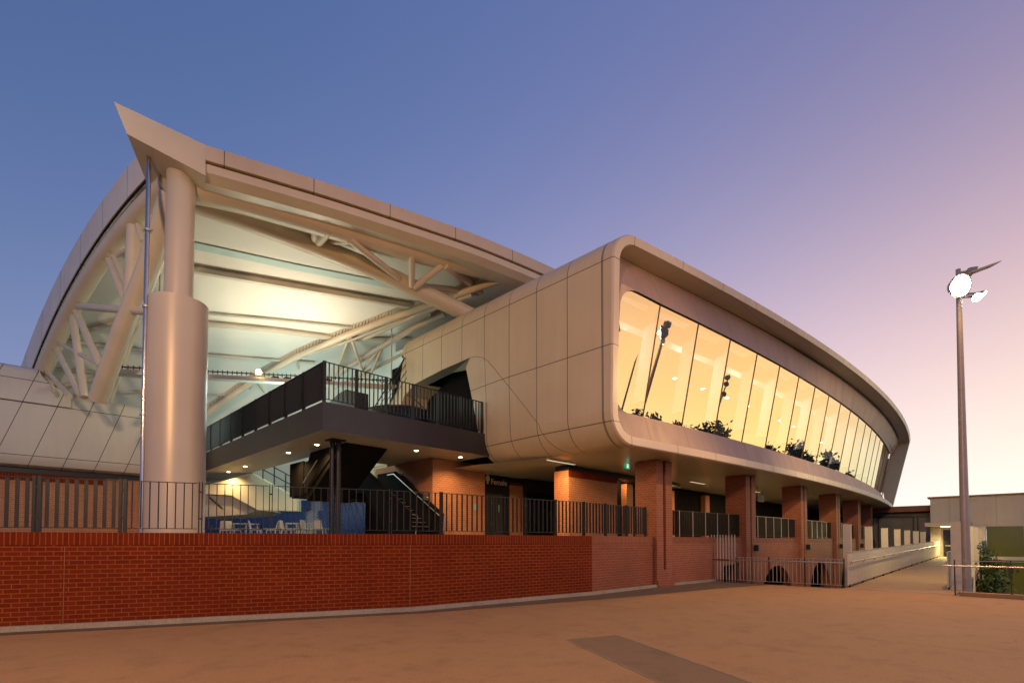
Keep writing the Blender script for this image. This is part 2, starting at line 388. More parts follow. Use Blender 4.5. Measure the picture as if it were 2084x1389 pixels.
# concrete apron at far left
# asphalt repair patch
def ragged(corners, step=.12, amp=.012, seedk=1):
    rnd = random.Random(seedk); out = []
    for i, a in enumerate(corners):
        c = corners[(i + 1) % len(corners)]; n = max(1, int((c - a).length / step))
        for k in range(n): out.append(lerp(a, c, k / n) + V((rnd.uniform(-amp, amp), rnd.uniform(-amp, amp), 0)))
    return out
pp = [onz(1153, 1300, .004), onz(1255, 1291, .004), onz(1620, 1420, .004), onz(1420, 1420, .004)]
b = MB(); b.poly(ragged(pp)); struct(b.build('asphalt_patch', M['patch']))
cx_ = sum(pp, V((0, 0, 0))) / 4
for k in (1, 3):                                       # sealed joints along the two long sides of the patch
    a_, c_2 = pp[k], pp[(k + 1) % 4]
    d_ = (c_2 - a_).normalized(); n_ = V((d_.y, -d_.x, 0)); n_ = n_ if (a_ - cx_).dot(n_) > 0 else -n_
    A_, B2 = ragged([a_, c_2], .12, .006, 5 + k), None
    A_ = A_[:max(2, int((c_2 - a_).length / .12))]; B2 = [p + n_ * (.022 + .010 * math.sin(i * 1.7)) + V((0, 0, .003)) for i, p in enumerate(A_)]
    b = MB(); b.strip([p + V((0, 0, .003)) for p in A_], B2); struct(b.build('patch_joint', M['kerb']))
# concourse floor behind the wall
b = MB(); b.prism([(-9, 17.2, 1.70), (6.98, 10.5, 1.70), (13, 9.7, 1.70), (17, 9.7, 1.70), (24, 8.95, 1.70), (36, 8.6, 1.70), (47, 8.8, 1.70), (60, 10, 1.70), (60, 16, 1.70), (22, 40, 1.70), (-9, 40, 1.70)], (0, 0, -.35)); struct(b.build('concourse_floor', M['floor_in']))

# ------------------------------------------------------------------ boundary brick wall and its railing
CAP = 1.825
root = thing('brick_boundary_wall', 'long low red brick boundary wall with upright brick coping beside the plaza', 'wall', (6.95, 10.28, 0))
b = MB()
Wl = WALL
b.strip([p + V((0, 0, .0)) for p in Wl[:3]], [p + V((0, 0, CAP - .24)) for p in Wl[:3]]).build('wall_face', M['brick_wall'], root)
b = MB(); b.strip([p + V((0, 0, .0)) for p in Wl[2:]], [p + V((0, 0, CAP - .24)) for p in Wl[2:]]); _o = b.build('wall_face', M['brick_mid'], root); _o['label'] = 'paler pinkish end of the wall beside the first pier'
back = wall_off(-.23, 0)
b = MB(); b.strip([p + V((0, 0, 0)) for p in back], [p + V((0, 0, CAP - .24)) for p in back]).build('wall_back', M['brick_wall'], root)
c0 = wall_off(.012, CAP - .24); c1 = wall_off(.012, CAP); c2 = wall_off(-.24, CAP); c3 = wall_off(-.24, CAP - .24)
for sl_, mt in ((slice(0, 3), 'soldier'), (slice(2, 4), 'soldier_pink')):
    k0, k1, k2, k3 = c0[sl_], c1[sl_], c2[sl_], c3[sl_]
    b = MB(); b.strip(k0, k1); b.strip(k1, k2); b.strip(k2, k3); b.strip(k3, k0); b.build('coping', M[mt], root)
b = MB()
for px in (131, 835):
    best = None
    for i in range(3):
        p, q = Wl[i], Wl[i + 1]; t = (q - p).normalized(); n = V((t.y, -t.x, 0)); h = on(px, 1150, n, n.dot(p)); s = (h - p).dot(t)
        if 0 <= s <= (q - p).length: best = (p + t * s, t, n)
    p, t, n = best
    b.beam(p + n * .003 + V((0, 0, .02)), p + n * .003 + V((0, 0, CAP - .26)), .012, .012)
b.build('movement_joint', M['joint'], root)

RAIL_TOP, RAIL_BOT = CAP + 1.04, CAP + .09
def wall_at_px(px):
    for i in range(3):
        p, q = Wl[i], Wl[i + 1]; t = (q - p).normalized(); n = V((t.y, -t.x, 0)); o = p - n * .12
        h = on(px, 1040, n, n.dot(o)); s = (h - o).dot(t)
        if -.02 <= s <= (q - p).length + .02: return V((h.x, h.y, 0)), t, n
    return None
rr = thing('wall_railing', 'black metal railing with flat blade bars standing on the long low brick wall', 'railing', (6.95, 10.4, CAP))
posts = [wall_at_px(px) for px in (-95, 75, 250, 408, 551, 681, 795, 898, 1000, 1069, 1130, 1188, 1232, 1275, 1313)]
posts = [p for p in posts if p]
for k, (p, t, n) in enumerate(posts):
    b = MB()
    for sgn in ((-.04, .04) if k < 3 else (-.028, .028)):
        b.beam(p + t * sgn + V((0, 0, CAP + .002)), p + t * sgn + V((0, 0, RAIL_TOP + .03)), .05 if k < 3 else .014, .075, up=n)
    b.beam(p - t * .035 + V((0, 0, CAP + .30)), p + t * .035 + V((0, 0, CAP + .30)), .09, .03)
    b.beam(p - t * .035 + V((0, 0, CAP + .86)), p + t * .035 + V((0, 0, CAP + .86)), .09, .03)
    b.build('post', M['black'], rr)
for k in range(len(posts) - 1):
    (p, t, n), (q, _, _) = posts[k], posts[k + 1]
    d = (q - p); L = d.length; d.normalize(); nn = V((d.y, -d.x, 0))
    g = .06
    for nm, z in (('top_rail', RAIL_TOP), ('bottom_rail', RAIL_BOT)):
        MB().beam(p + d * g + V((0, 0, z)), q - d * g + V((0, 0, z)), .05, .014).build(nm, M['black'], rr)
    b = MB(); nb = max(2, round(L / .155))
    for j in range(1, nb):
        c = p + d * (L * j / nb)
        if k < 2: b.beam(c + V((0, 0, RAIL_BOT)), c + V((0, 0, RAIL_TOP)), .062, .012, up=nn)
        else: b.beam(c + V((0, 0, RAIL_BOT)), c + V((0, 0, RAIL_TOP)), .011, .062, up=nn)
    b.build('bar_panel', M['black'], rr)

# ------------------------------------------------------------------ main column and downpipe
CX = V((3.53, 17.68, 0))
root = thing('roof_column', 'thick two-stage pale cylindrical column carrying the roof corner', 'column', tuple(CX + V((0, 0, 1.7))))
b = MB(); b.tube([CX + RT * .03 + V((0, 0, z)) for z in (1.70, 4.0, 6.4, 8.74)], .775, 64).build('column_sleeve', M['column'], root, smooth=True)
b = MB(); b.tube([CX + RT * .03 + V((0, 0, z)) for z in (8.75, 10.6, 12.0, 13.1)], .375, 48).build('column_shaft', M['column'], root, smooth=True)
dp0 = ond(287, 1080, 14.4); dp1 = ond(303, 330, 14.4); dp0.z = 1.70; dp1 = dp1 + V((0, 0, .22))
root = thing('downpipe', 'shiny steel drainpipe running up beside the thick roof column', 'drainpipe', tuple(dp0))
b = MB(); b.tube([dp0, lerp(dp0, dp1, .5), dp1], .06, 14).build('pipe', M['pipe_steel'], root, smooth=True)
b = MB(); b.tube([dp0 + RT * .11, lerp(dp0, dp1, .52) + RT * .11], .022, 8).build('conduit', M['chrome'], root, smooth=True)
for tz in (.03, .32, .6, .80):
    c = lerp(dp0, dp1, tz); b = MB(); b.tube([c - V((0, 0, .03)), c + V((0, 0, .03))], .095, 14); b.beam(c, c + RT * .16, .03, .03); b.build('bracket', M['chrome'], root)

# ------------------------------------------------------------------ vault roof
QA = math.radians(-13); Q = V((math.cos(QA), math.sin(QA), 0)); P = V((-Q.y, Q.x, 0))
w58 = math.radians(58); WD = -RT * math.sin(w58) + FW * math.cos(w58); WN = V((-WD.y, WD.x, 0))
RR, P0 = 16.0, -.5
def zc(p): return 13.1 - RR + math.sqrt(max(.01, RR * RR - (p - P0) ** 2))
def ceil_hit(px, py, lift=0.0):
    r = ray(px, py); lo, hi = 12.0, 60.0
    f = lambda t: (CAM + r * t).z + lift - zc(min(14.5, (CAM + r * t - CX).dot(P)))
    t0 = lo; prev = f(lo)
    t = lo
    while t < hi:
        t += .25; cur = f(t)
        if prev < 0 <= cur or (prev > 0 >= cur):
            a, c = t - .25, t
            for _ in range(30):
                mid = (a + c) / 2
                if (f(mid) < 0) == (prev < 0): a = mid
                else: c = mid
            return CAM + r * a
        prev = cur
    return CAM + r * 28
def vault(qv, pv, off=0.0):
    ang = math.asin((pv - P0) / RR); z = 13.1 - RR + (RR + off) * math.cos(ang); pp_ = P0 + (RR + off) * math.sin(ang)
    return CX + Q * qv + P * pp_ + V((0, 0, z))
def qcut(pv): return WD.dot(Q) / WD.dot(P) * pv      # left edge of the vault (along the end arch)
roof = thing('vaulted_stand_roof', 'huge white vaulted canopy roof with pointed prow, tubular trusses and pale membrane', 'roof', tuple(CX + V((0, 0, 12))))
ps = [-.3 + 14.2 * k / 40 for k in range(41)]
for off, nm, mt in ((.02, 'membrane_ceiling', 'membrane'), (.55, 'roof_shell', 'roof_white')):
    b = MB(); rows = []
    for pv in ps:
        q0 = qcut(max(pv, 0)) - (.0 if pv > 0 else 0); rows.append([vault(lerp(q0, 34, j / 30), pv, off) for j in range(31)])
    for k in range(40): b.strip(rows[k], rows[k + 1])
    b.build(nm, M[mt], roof, smooth=True)
# end arch (left): cladding band, dark gap, tube
def arch(s, off):
    pv = s * WD.dot(P); return vault(qcut(P0 + (pv - P0) * (RR + off) / RR), pv, off)      # stays in the plane of the end arch
ss = [.6 + 13.6 * k / 48 for k in range(49)]
inn = [arch(s, .10) for s in ss]; out = [arch(s, 1.14) for s in ss]
tn = -WN if WN.dot(FW) > 0 else WN          # towards the camera
b = MB(); b.strip([p + tn * .25 for p in inn], [p + tn * .25 for p in out]); b.strip([p + tn * .25 for p in out], [p - tn * .6 for p in out]); b.strip([p + tn * .25 for p in inn], [p - tn * .3 for p in inn])
b.build('arch_fascia', M['arch_white'], roof, smooth=True)
b = MB(); b.strip([arch(s, -.05) + tn * .22 for s in ss], [arch(s, .10) + tn * .22 for s in ss]).build('arch_gap', M['black_soft'], roof)
b = MB(); b.tube([arch(s, -.47) + tn * .05 for s in ss], .28, 16).build('arch_tube', M['steel_white'], roof, smooth=True)
# members of the end truss, in the arch plane
def wpl(px, py, d=0.0): return on(px, py, WN, WN.dot(CX) + (WN.dot(tn)) * d)
def seg(name, pts, r, mat='steel_white', n=12, f=wpl):
    b = MB(); b.tube([f(*p) for p in pts], r, n); return b.build(name, M[mat], roof, smooth=True)
seg('raking_strut', [(347, 395), (300, 545), (250, 670), (200, 812)], .29, n=18)
seg('raking_strut', [(352, 470), (282, 640), (222, 812)], .13, f=lambda a, c: wpl(a, c, -.9))
for (a, c, r) in [((274, 462), (267, 606), .22), ((222, 528), (258, 618), .13), ((232, 522), (262, 590), .09), ((150, 622), (300, 634), .13),
                  ((146, 630), (172, 808), .13), ((153, 630), (205, 746), .12), ((111, 702), (163, 806), .1), ((118, 697), (204, 742), .07),
                  ((94, 755), (142, 806), .1), ((95, 760), (112, 800), .08), ((280, 454), (292, 492), .1), ((262, 506), (240, 520), .08)]:
    seg('truss_web', [a, c], r)
# right edge: fascia, gutter, main tube, lower chord
def ppl(px, py, d): return on(px, py, P, P.dot(CX) + d)
def smooth_pts(pts, f, n=24):
    """sample a pixel polyline on a plane and return a smooth Catmull-Rom run in 3D"""
    p3 = [f(*p) for p in pts]; p3 = [p3[0] * 2 - p3[1]] + p3 + [p3[-1] * 2 - p3[-2]]; out = []
    for i in range(1, len(p3) - 2):
        m = max(2, n // (len(p3) - 3))
        for k in range(m + (1 if i == len(p3) - 3 else 0)):
            t = k / m; a, b_, c, d = p3[i - 1:i + 3]
            out.append(.5 * ((2 * b_) + (c - a) * t + (2 * a - 5 * b_ + 4 * c - d) * t * t + (3 * b_ - a - 3 * c + d) * t ** 3))
    return out
ft = smooth_pts([(418, 295), (570, 342), (702, 384), (908, 455), (1000, 490), (1125, 545), (1230, 600)], lambda a, c: ppl(a, c, -.8))
fb = [p + V((0, 0, -.44)) for i, p in enumerate(ft)]
b = MB(); b.strip(ft, fb); b.strip(fb, [p + P * .25 for p in fb]); b.strip(ft, [p + P * 1.2 + V((0, 0, .12)) for p in ft])
b.build('edge_fascia', M['roof_white'], roof, smooth=True)
g0 = [p + P * .22 + V((0, 0, -.03)) for p in fb]
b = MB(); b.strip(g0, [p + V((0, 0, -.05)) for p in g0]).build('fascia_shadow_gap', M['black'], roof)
g1 = [p + P * .10 + V((0, 0, -.05)) for p in fb]; g2 = [p + P * .10 + V((0, 0, -.30)) for p in fb]; g3 = [p + P * .40 + V((0, 0, -.46)) for p in fb]; g4 = [p + P * 1.1 + V((0, 0, -.46)) for p in fb]
b = MB(); b.strip(g1, g2); b.strip(g2, g3); b.strip(g3, g4); b.build('gutter_soffit', M['steel_white'], roof, smooth=True)
mt_ = smooth_pts([(375, 380), (480, 404), (570, 430), (690, 465), (812, 502), (930, 532), (1057, 566), (1200, 610)], lambda a, c: ppl(a, c, .35))
b = MB(); b.tube(mt_, .41, 24).build('main_tube', M['steel_white'], roof, smooth=True)
lc = smooth_pts([(395, 412), (520, 455), (640, 500), (760, 548), (850, 590), (955, 640), (1040, 680)], lambda a, c: ppl(a, c, 1.6))
b = MB(); b.tube(lc, .34, 20).build('lower_chord', M['steel_white'], roof, smooth=True)
def d3(a, da, c, dc, r, nm='truss_web'):
    b = MB(); b.tube([ppl(*a, da), ppl(*c, dc)], r, 10); b.build(nm, M['steel_white'], roof, smooth=True)
d3((640, 462), .2, (640, 487), 1.2, .12); d3((668, 470), .2, (648, 492), 1.2, .16); d3((720, 490), .3, (672, 492), 1.3, .12)
d3((712, 488), .2, (812, 566), 1.3, .13); d3((838, 520), .2, (838, 582), 1.3, .13); d3((900, 540), .2, (842, 586), 1.3, .13)
d3((905, 540), .2, (1000, 604), 2.6, .15); d3((850, 582), 1.4, (1015, 600), 2.6, .15)
# prow over the column
T, B_, C_, D_ = ppl(232, 207, -.8), ppl(418, 295, -.8), ppl(418, 357, -.8), ppl(258, 272, -.8)
E_ = wpl(300, 374, .25); G_ = C_ + P * 1.6; H_ = B_ + P * 1.6; I_ = E_ + V((0, 0, .9)) + P * .2
b = MB(); b.face([T, D_, C_, B_]); b.face([D_, E_, G_, C_]); b.face([T, I_, E_, D_]); b.face([T, B_, H_, I_]); b.face([B_, C_, G_, H_]); b.face([E_, I_, H_, G_])
b.build('prow', M['steel_white'], roof)
# purlins, seam strip and ribs on the ceiling
def ceil_line(pts, n=10, lift=.0):
    out = []
    for i in range(len(pts) - 1):
        for k in range(n + (1 if i == len(pts) - 2 else 0)):
            t = k / n; out.append(ceil_hit(lerp(pts[i][0], pts[i + 1][0], t), lerp(pts[i][1], pts[i + 1][1], t), lift))
    return out
def strip_on(pts, width, name, mat, lift=.02):
    L = ceil_line(pts, 10, lift); A_, B2 = [], []
    for i, p in enumerate(L):
        d = (L[min(i + 1, len(L) - 1)] - L[max(i - 1, 0)]).normalized(); pv = (p - CX).dot(P); nr = V((0, 0, 1)) * math.sqrt(max(.1, 1 - ((pv - P0) / RR) ** 2)) + P * ((pv - P0) / RR)
        s = d.cross(nr).normalized() * width / 2; A_.append(p - s); B2.append(p + s)
    b = MB(); b.strip(A_, B2); return b.build(name, M[mat], roof)
strip_on([(330, 486), (395, 500), (600, 544), (830, 588)], .34, 'membrane_seam', 'seam_strip')
for pts, r in [([(330, 533), (396, 549), (640, 590), (880, 630)], .15), ([(395, 636), (560, 651), (730, 668)], .05), ([(395, 656), (560, 672), (700, 690)], .13),
               ([(690, 690), (830, 690)], .1), ([(395, 720), (520, 730), (640, 738)], .07), ([(395, 803), (470, 803)], .05),
               ([(124, 688), (300, 640)], .09), ([(120, 692), (300, 714)], .08), ([(98, 750), (290, 764)], .06), ([(128, 786), (280, 750)], .08), ([(120, 803), (300, 796)], .05), ([(236, 516), (300, 530)], .1)]:
    b = MB(); b.tube(ceil_line(pts, 8, .1), r, 8).build('purlin', M['purlin'], roof, smooth=True)
rib_px = [(395, 868), (425, 838), (520, 772), (600, 728), (700, 684), (800, 646), (880, 618), (950, 592), (1040, 562)]
ribc = ceil_line(rib_px, 5, .35)
b = MB(); b.tube(ribc, .15, 10).build('rib_tube', M['steel_white'], roof, smooth=True)
b = MB()
for i in range(len(ribc) - 1):
    for k in range(3):
        p = lerp(ribc[i], ribc[i + 1], k / 3); d = (ribc[i + 1] - ribc[i]).normalized()
        b.beam(p + V((0, 0, .1)), p + V((0, 0, .42)) + d * .06, .09, .12)
b.build('rib_brackets', M['purlin'], roof)
b = MB(); b.tube([p + V((0, 0, .40)) for p in ribc], .06, 8).build('rib_tube', M['purlin'], roof, smooth=True)
for pts, r in [([(630, 722), (720, 690), (800, 658), (880, 632)], .06), ([(690, 760), (760, 715), (840, 668), (905, 640)], .13), ([(740, 690), (850, 640), (960, 600)], .1), ([(680, 790), (770, 745), (860, 700)], .08)]:
    b = MB(); b.tube(ceil_line(pts, 6, .5), r, 8).build('rib_tube', M['purlin'], roof, smooth=True)
def c3(a, la, c, D, r=.07):
    b = MB(); b.tube([ceil_hit(*a, la), ond(*c, D)], r, 8); b.build('truss_web', M['steel_white'], roof, smooth=True)
for a, c in [((710, 685), (680, 770)), ((714, 685), (745, 775)), ((782, 697), (748, 775)), ((781, 697), (722, 775)), ((874, 634), (882, 660)), ((600, 728), (612, 760)), ((520, 772), (500, 805)), ((522, 772), (540, 800))]:
    c3(a, .35, c, 25.5)

# lighting catwalk hanging under the vault
cw = thing('lighting_catwalk', 'lighting catwalk hung below the vault with one glowing floodlight', 'catwalk', tuple(ond(533, 775, 21.5)))
def cwp(px, py): return ppl(px, py, 5.2)
b = MB(); b.beam(cwp(225, 757), cwp(850, 790), .35, .16).build('catwalk_beam', M['purlin'], cw)
b = MB()
for k in range(70):
    t = k / 70; p = lerp(cwp(225, 750), cwp(850, 781), t); b.beam(p, p + V((0, 0, .16)), .03, .03)
b.beam(cwp(225, 748) + V((0, 0, .05)), cwp(850, 779) + V((0, 0, .05)), .05, .04); b.build('catwalk_rail', M['dark_fascia'], cw)
for px in (300, 780):
    t = (px - 225) / 625; p = lerp(cwp(225, 757), cwp(850, 790), t); b = MB(); b.tube([p, V((p.x, p.y, zc((p - CX).dot(P)) + .1))], .03, 6).build('hanger', M['purlin'], cw)
lp = cwp(533, 762)
b = MB(); b.tube([lp - FW * .30 + V((0, 0, .02)), lp - FW * .18 + V((0, 0, .02))], [.11, .08], 14).build('flood_lens', M['catwalk_glow'], cw)
for px in (560, 585, 612, 640, 668):
    p = cwp(px, 762 + (px - 533) * .05) + V((0, 0, -.12)); b = MB(); b.box(p.x - .12, p.y - .12, p.z - .12, p.x + .12, p.y + .12, p.z + .05).build('flood_housing', M['dark_fascia'], cw)
lamp('SPOT', 'catwalk_flood_and_fill', lp + V((0, 0, .4)), 330, (1, .82, .55), cw, target=ceil_hit(520, 590), size=2.7, blend=1.0, rad=.5)
lamp('SPOT', 'catwalk_flood_and_fill', cwp(660, 768) + V((0, 0, .4)), 360, (1, .82, .58), cw, target=ceil_hit(660, 590), size=2.7, blend=1.0, rad=.5)  # second spot added to spread the glow on the ceiling; its housing is dark
lamp('POINT', 'cool_fill_light', CX + Q * 14 + P * 7.0 + V((0, 0, 7.2)), 1000, (.76, 1.0, .90), cw, rad=1.2)  # cool fill points added under the vault in place of stadium light
lamp('POINT', 'cool_fill_light', CX + Q * 4.0 + P * 6.0 + V((0, 0, 7.4)), 430, (.74, 1.0, .91), cw, rad=1.2)

lamp('POINT', 'cool_fill_light', ond(610, 940, 36), 620, (.85, 1.0, .95), cw, rad=1.0)  # fill point added to brighten the far blue seats
# ------------------------------------------------------------------ left pavilion (white panels over brick)
root = thing('white_panel_pavilion', 'white panelled building with rolled top edge behind the railing at left', 'building', (0, 27.7, 1.7))
def ext_x(prof, x0, x1, nm, m, sm=True):
    b = MB(); b.strip([(x0, y, z) for y, z in prof], [(x1, y, z) for y, z in prof]); o = b.build(nm, m, root, smooth=sm); return o
prof = [(30.0, 4.62), (28.1, 4.62), (27.85, 4.70), (27.72, 4.9), (27.68, 5.05), (27.60, 7.12), (27.62, 7.35), (27.72, 7.55), (27.95, 7.70), (28.3, 7.76), (31, 7.76)]
ext_x(prof, -14, 6.2, 'clad_wall', M['left_pav'])
prof2 = [(27.5, 7.14), (27.5, 8.0), (27.52, 8.25), (27.62, 8.45), (27.85, 8.58), (31, 8.6)]
ext_x(prof2, -14, .85, 'upper_wall', M['left_pav'])
b = MB(); cv = []
for k in range(9):
    t = k / 8 * math.pi / 2; cv.append((.85 + 1.0 * (1 - math.cos(t)) * 1.0, 7.78 + .8 * (1 - math.sin(t))))
b.face([(0.85, 27.5, 7.14)] + [(.85, 27.5, 8.58)] + [(x, 27.5 + .02, z) for x, z in cv] + [(1.85, 27.52, 7.14)])
b.strip([(x, 27.52, z) for x, z in cv], [(x, 31, z) for x, z in cv]); b.build('cove', M['left_pav'], root, smooth=True)
b = MB(); b.box(-14, 28.3, 1.7, 6.2, 28.6, 4.4).build('brick_base', M['brick_or'], root)
b = MB(); b.box(-14, 28.25, 4.40, 6.1, 28.6, 4.615).build('shadow_band', M['black'], root)
b = MB(); b.box(-14, 28.285, 4.1, 3.1, 28.3, 4.4).build('lintel', M['soldier'], root)

# ------------------------------------------------------------------ pavilion with the curved glazed front
def yb_(x): return 7.07 + .0028 * (x - 37) ** 2
def yt_(x): return 6.0 + .00315 * (x - 41.5) ** 2
ZB, ZT, X0 = 4.65, 11.30, 12.95
def fac(x, z, inset=0.0):
    t = (z - ZB) / (ZT - ZB); return V((x, lerp(yb_(x), yt_(x), t) + inset, z))
pod = thing('glazed_pavilion', 'cream rounded building raised on brick piers with long curved window band', 'building', (14, 9, ZB))
XR0, XR1, R0 = 58.5, 60.8, 1.0
def path(off):
    pts = []; R = R0 - off; x0, zb, zt = X0 + off, ZB + off, ZT - off
    nx = 26
    for k in range(nx): pts.append((lerp(XR0 - off, x0 + R, k / nx), zb, 0))
    for k in range(9):
        t = math.pi / 2 * k / 8; pts.append((x0 + R - R * math.sin(t), zb + R - R * math.cos(t), 1))
    for k in range(1, 5): pts.append((x0, lerp(zb + R, zt - R, k / 5), 2))
    for k in range(9):
        t = math.pi / 2 * k / 8; pts.append((x0 + R - R * math.cos(t), zt - R + R * math.sin(t), 3))
    for k in range(1, nx + 1): pts.append((lerp(x0 + R, XR1 - off, k / nx), zt, 4))
    for k in range(1, 4): pts.append((lerp(XR1, XR0, k / 4) - off, lerp(zt, zb, k / 4), 5))
    return pts
po, pm, pi_ = path(0), path(.04), path(.30)
WX0, WX1, WZB, WZT, WR = 14.06, 57.2, 5.95, 9.66, .60
TILT = math.tan(math.radians(10.7))                    # the glazing leans outwards
def gy(x, z): return yb_(x) + .75 - TILT * (z - WZB)
def band_y(x, z):
    if z <= WZB: return yb_(x) + lerp(.45, .75, max(0, (z - 4.93) / (WZB - 4.93)))
    if z <= WZT: return gy(x, z)
    return lerp(gy(x, WZT), yt_(x) + .85, min(1, (z - WZT) / (10.99 - WZT)))
def bandp(x, z, d=0.0): return V((x, band_y(x, z) + d, z))
b = MB()
b.strip([fac(x, z, .05) for x, z, _ in po], [fac(x, z, 0) for x, z, _ in pm], True)
b.strip([fac(x, z, 0) for x, z, _ in pm], [fac(x, z, .02) for x, z, _ in pi_], True)
b.build('rim', M['pod_rim'], pod, smooth=True)
b = MB(); b.strip([fac(x, z, .02) for x, z, _ in pi_], [bandp(x, z, .05) for x, z, _ in pi_], True)
b.build('rim_reveal', M['soffit'], pod, smooth=True)
# shell: roof, underside, end wall
YBK = 20.0
tp = [p for p in po if p[2] == 4]; bt = [p for p in po if p[2] == 0]
b = MB(); A_ = [fac(x, z, .05) for x, z, _ in [p for p in po if p[2] == 3][-1:] + tp]; b.strip(A_, [V((p.x, 26, p.z)) for p in A_]).build('roof_deck', M['pod_rim'], pod)
A_ = [fac(x, z, .05) for x, z, _ in bt + [p for p in po if p[2] == 1][:1]]; b = MB(); b.strip(A_, [V((p.x, max(17.0, p.y + 8), p.z)) for p in A_]).build('underside', M['soffit'], pod)
A_ = [fac(x, z, .05) for x, z, _ in [p for p in po if p[2] == 5]]; b = MB(); b.strip(A_, [V((p.x, p.y + 12, p.z)) for p in A_]).build('far_end_wall', M['pod_end'], pod)
# end wall
def ex(px, py): p = onx(px, py, X0); return p
OPN = [ex(1097, 862), ex(1050, 804), ex(1003, 746), ex(992, 733), ex(982, 727), ex(970, 725), ex(957, 727), ex(900, 752), ex(846, 780), ex(822, 806), ex(790, 846)]
zlo, zhi = ZB + R0, ZT - R0
OPN[0].z = zlo; OPN[-1].z = zlo
LEG = [V((X0, OPN[-1].y + 1.5, zlo)), ex(822, 724), V((X0, ex(820, 705).y, zhi))]
front_b, front_t = fac(X0, zlo, .05), fac(X0, zhi, .05)
poly = [front_t, front_b] + OPN + LEG
b = MB(); b.poly(poly)
# rolled top edge, contracting at the back corner
arc3 = [p for p in po if p[2] == 3]; arc1 = [p for p in po if p[2] == 1]
ybk = LEG[-1].y
rows = []
for k in range(15):
    yy = lerp(0, 1, k / 14); row = []
    for x, z, _ in arc3:
        p = fac(x, z, .05); y = lerp(p.y, ybk, min(1, yy)); row.append(V((x, y, z)))
    rows.append(row)
for k in range(6):
    t = (k + 1) / 6 * math.pi / 2; sc_ = math.cos(t)
    rows.append([V((lerp(X0 + R0, x, max(.02, sc_)), ybk + .55 * math.sin(t), lerp(zhi, z, max(.02, sc_)))) for x, z, _ in arc3])
for k in range(len(rows) - 1): b.strip(rows[k], rows[k + 1])
# rolled lower edge up to the opening
rows = []
for k in range(9):
    row = []
    for i, (x, z, _) in enumerate(arc1):
        p = fac(x, z, .05); ye = OPN[0].y - .95 * (1 - i / 8) ** 1.3; row.append(V((x, lerp(p.y, ye, k / 8), z)))
    rows.append(row)
for k in range(8): b.strip(rows[k], rows[k + 1])
b.build('end_wall', M['pod_end'], pod, smooth=True)
# splayed jamb panel right of the opening and its curved foot
J1 = [ex(1003, 746), ex(1050, 804), OPN[0].copy()]
xin = X0 + .14
J2 = [onx(948, 747, xin), onx(961, 812, xin), onx(976, 884, xin)]
J2[2].z = zlo
b = MB(); b.strip(J1, J2); b.face([ex(1003, 746), ex(992, 733), ex(982, 727), ex(970, 725), ex(957, 727), J2[0]])
foot = []
for i, (x, z, _) in enumerate(reversed(arc1)):
    foot.append((x - X0, z))
fa = [V((X0 + dx, J1[2].y - .95 * (i / 8) ** 1.3, z)) for i, (dx, z) in enumerate(foot)]; fb_ = [V((xin + dx, J2[2].y - .35 * (i / 8), z)) for i, (dx, z) in enumerate(foot)]
b.strip(fa, fb_)
b.build('splayed_jamb', M['pod_end'], pod, smooth=True)
b = MB(); b.tube([p + V((-.004, 0, 0)) for p in [ex(957, 727), ex(970, 725), ex(982, 727), ex(992, 733)] + J1 + fa[1:]], .007, 6).build('jamb_shade_line', M['jamb_shade'], pod)  # brown line drawn along the jamb edge in place of its shade change
b = MB(); yq = J2[2].y - .36; b.face([(xin + R0 - .9, yq, ZB + .004), (X0 + R0 + .01, J1[2].y - .95, ZB + .004), (X0 + R0 + .01, 21, ZB + .004), (X0 + .1, 21, ZB + .004), (X0 + .1, yq + .4, ZB + .004)]); b.build('underside', M['soffit'], pod)
# lintel reveal and left jamb, dark entrance behind
b = MB(); l0 = [ex(957, 727), ex(900, 752), ex(846, 780)]; l1 = [p + V((.55, 0, 0)) for p in l0]; l1[0] = V((X0 + .55, J2[0].y, J2[0].z + .05)); b.strip(l0, l1).build('lintel_reveal', M['soffit'], pod)
b = MB(); j0 = [ex(846, 780), ex(822, 806), OPN[-1]]; b.strip(j0, [p + V((1.15, -.35, 0)) for p in j0]).build('left_jamb', M['pod_end'], pod)
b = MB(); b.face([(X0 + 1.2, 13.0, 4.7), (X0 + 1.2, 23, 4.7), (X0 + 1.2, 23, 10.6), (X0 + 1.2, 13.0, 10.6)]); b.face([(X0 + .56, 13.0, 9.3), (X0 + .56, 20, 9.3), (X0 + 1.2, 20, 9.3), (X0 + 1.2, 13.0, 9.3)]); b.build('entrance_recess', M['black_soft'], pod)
# leg below the left corner
b = MB(); b.face([LEG[1], LEG[0], LEG[0] + V((0, .2, -1.0)), OPN[-1] + V((0, .2, -1.0)), OPN[-1]]); b.face([LEG[1], LEG[0] + V((0, .2, -1.0)), LEG[0] + V((1.2, .2, -1.0)), LEG[1] + V((1.2, 0, 0))]); b.build('leg_panel', M['pod_end'], pod)
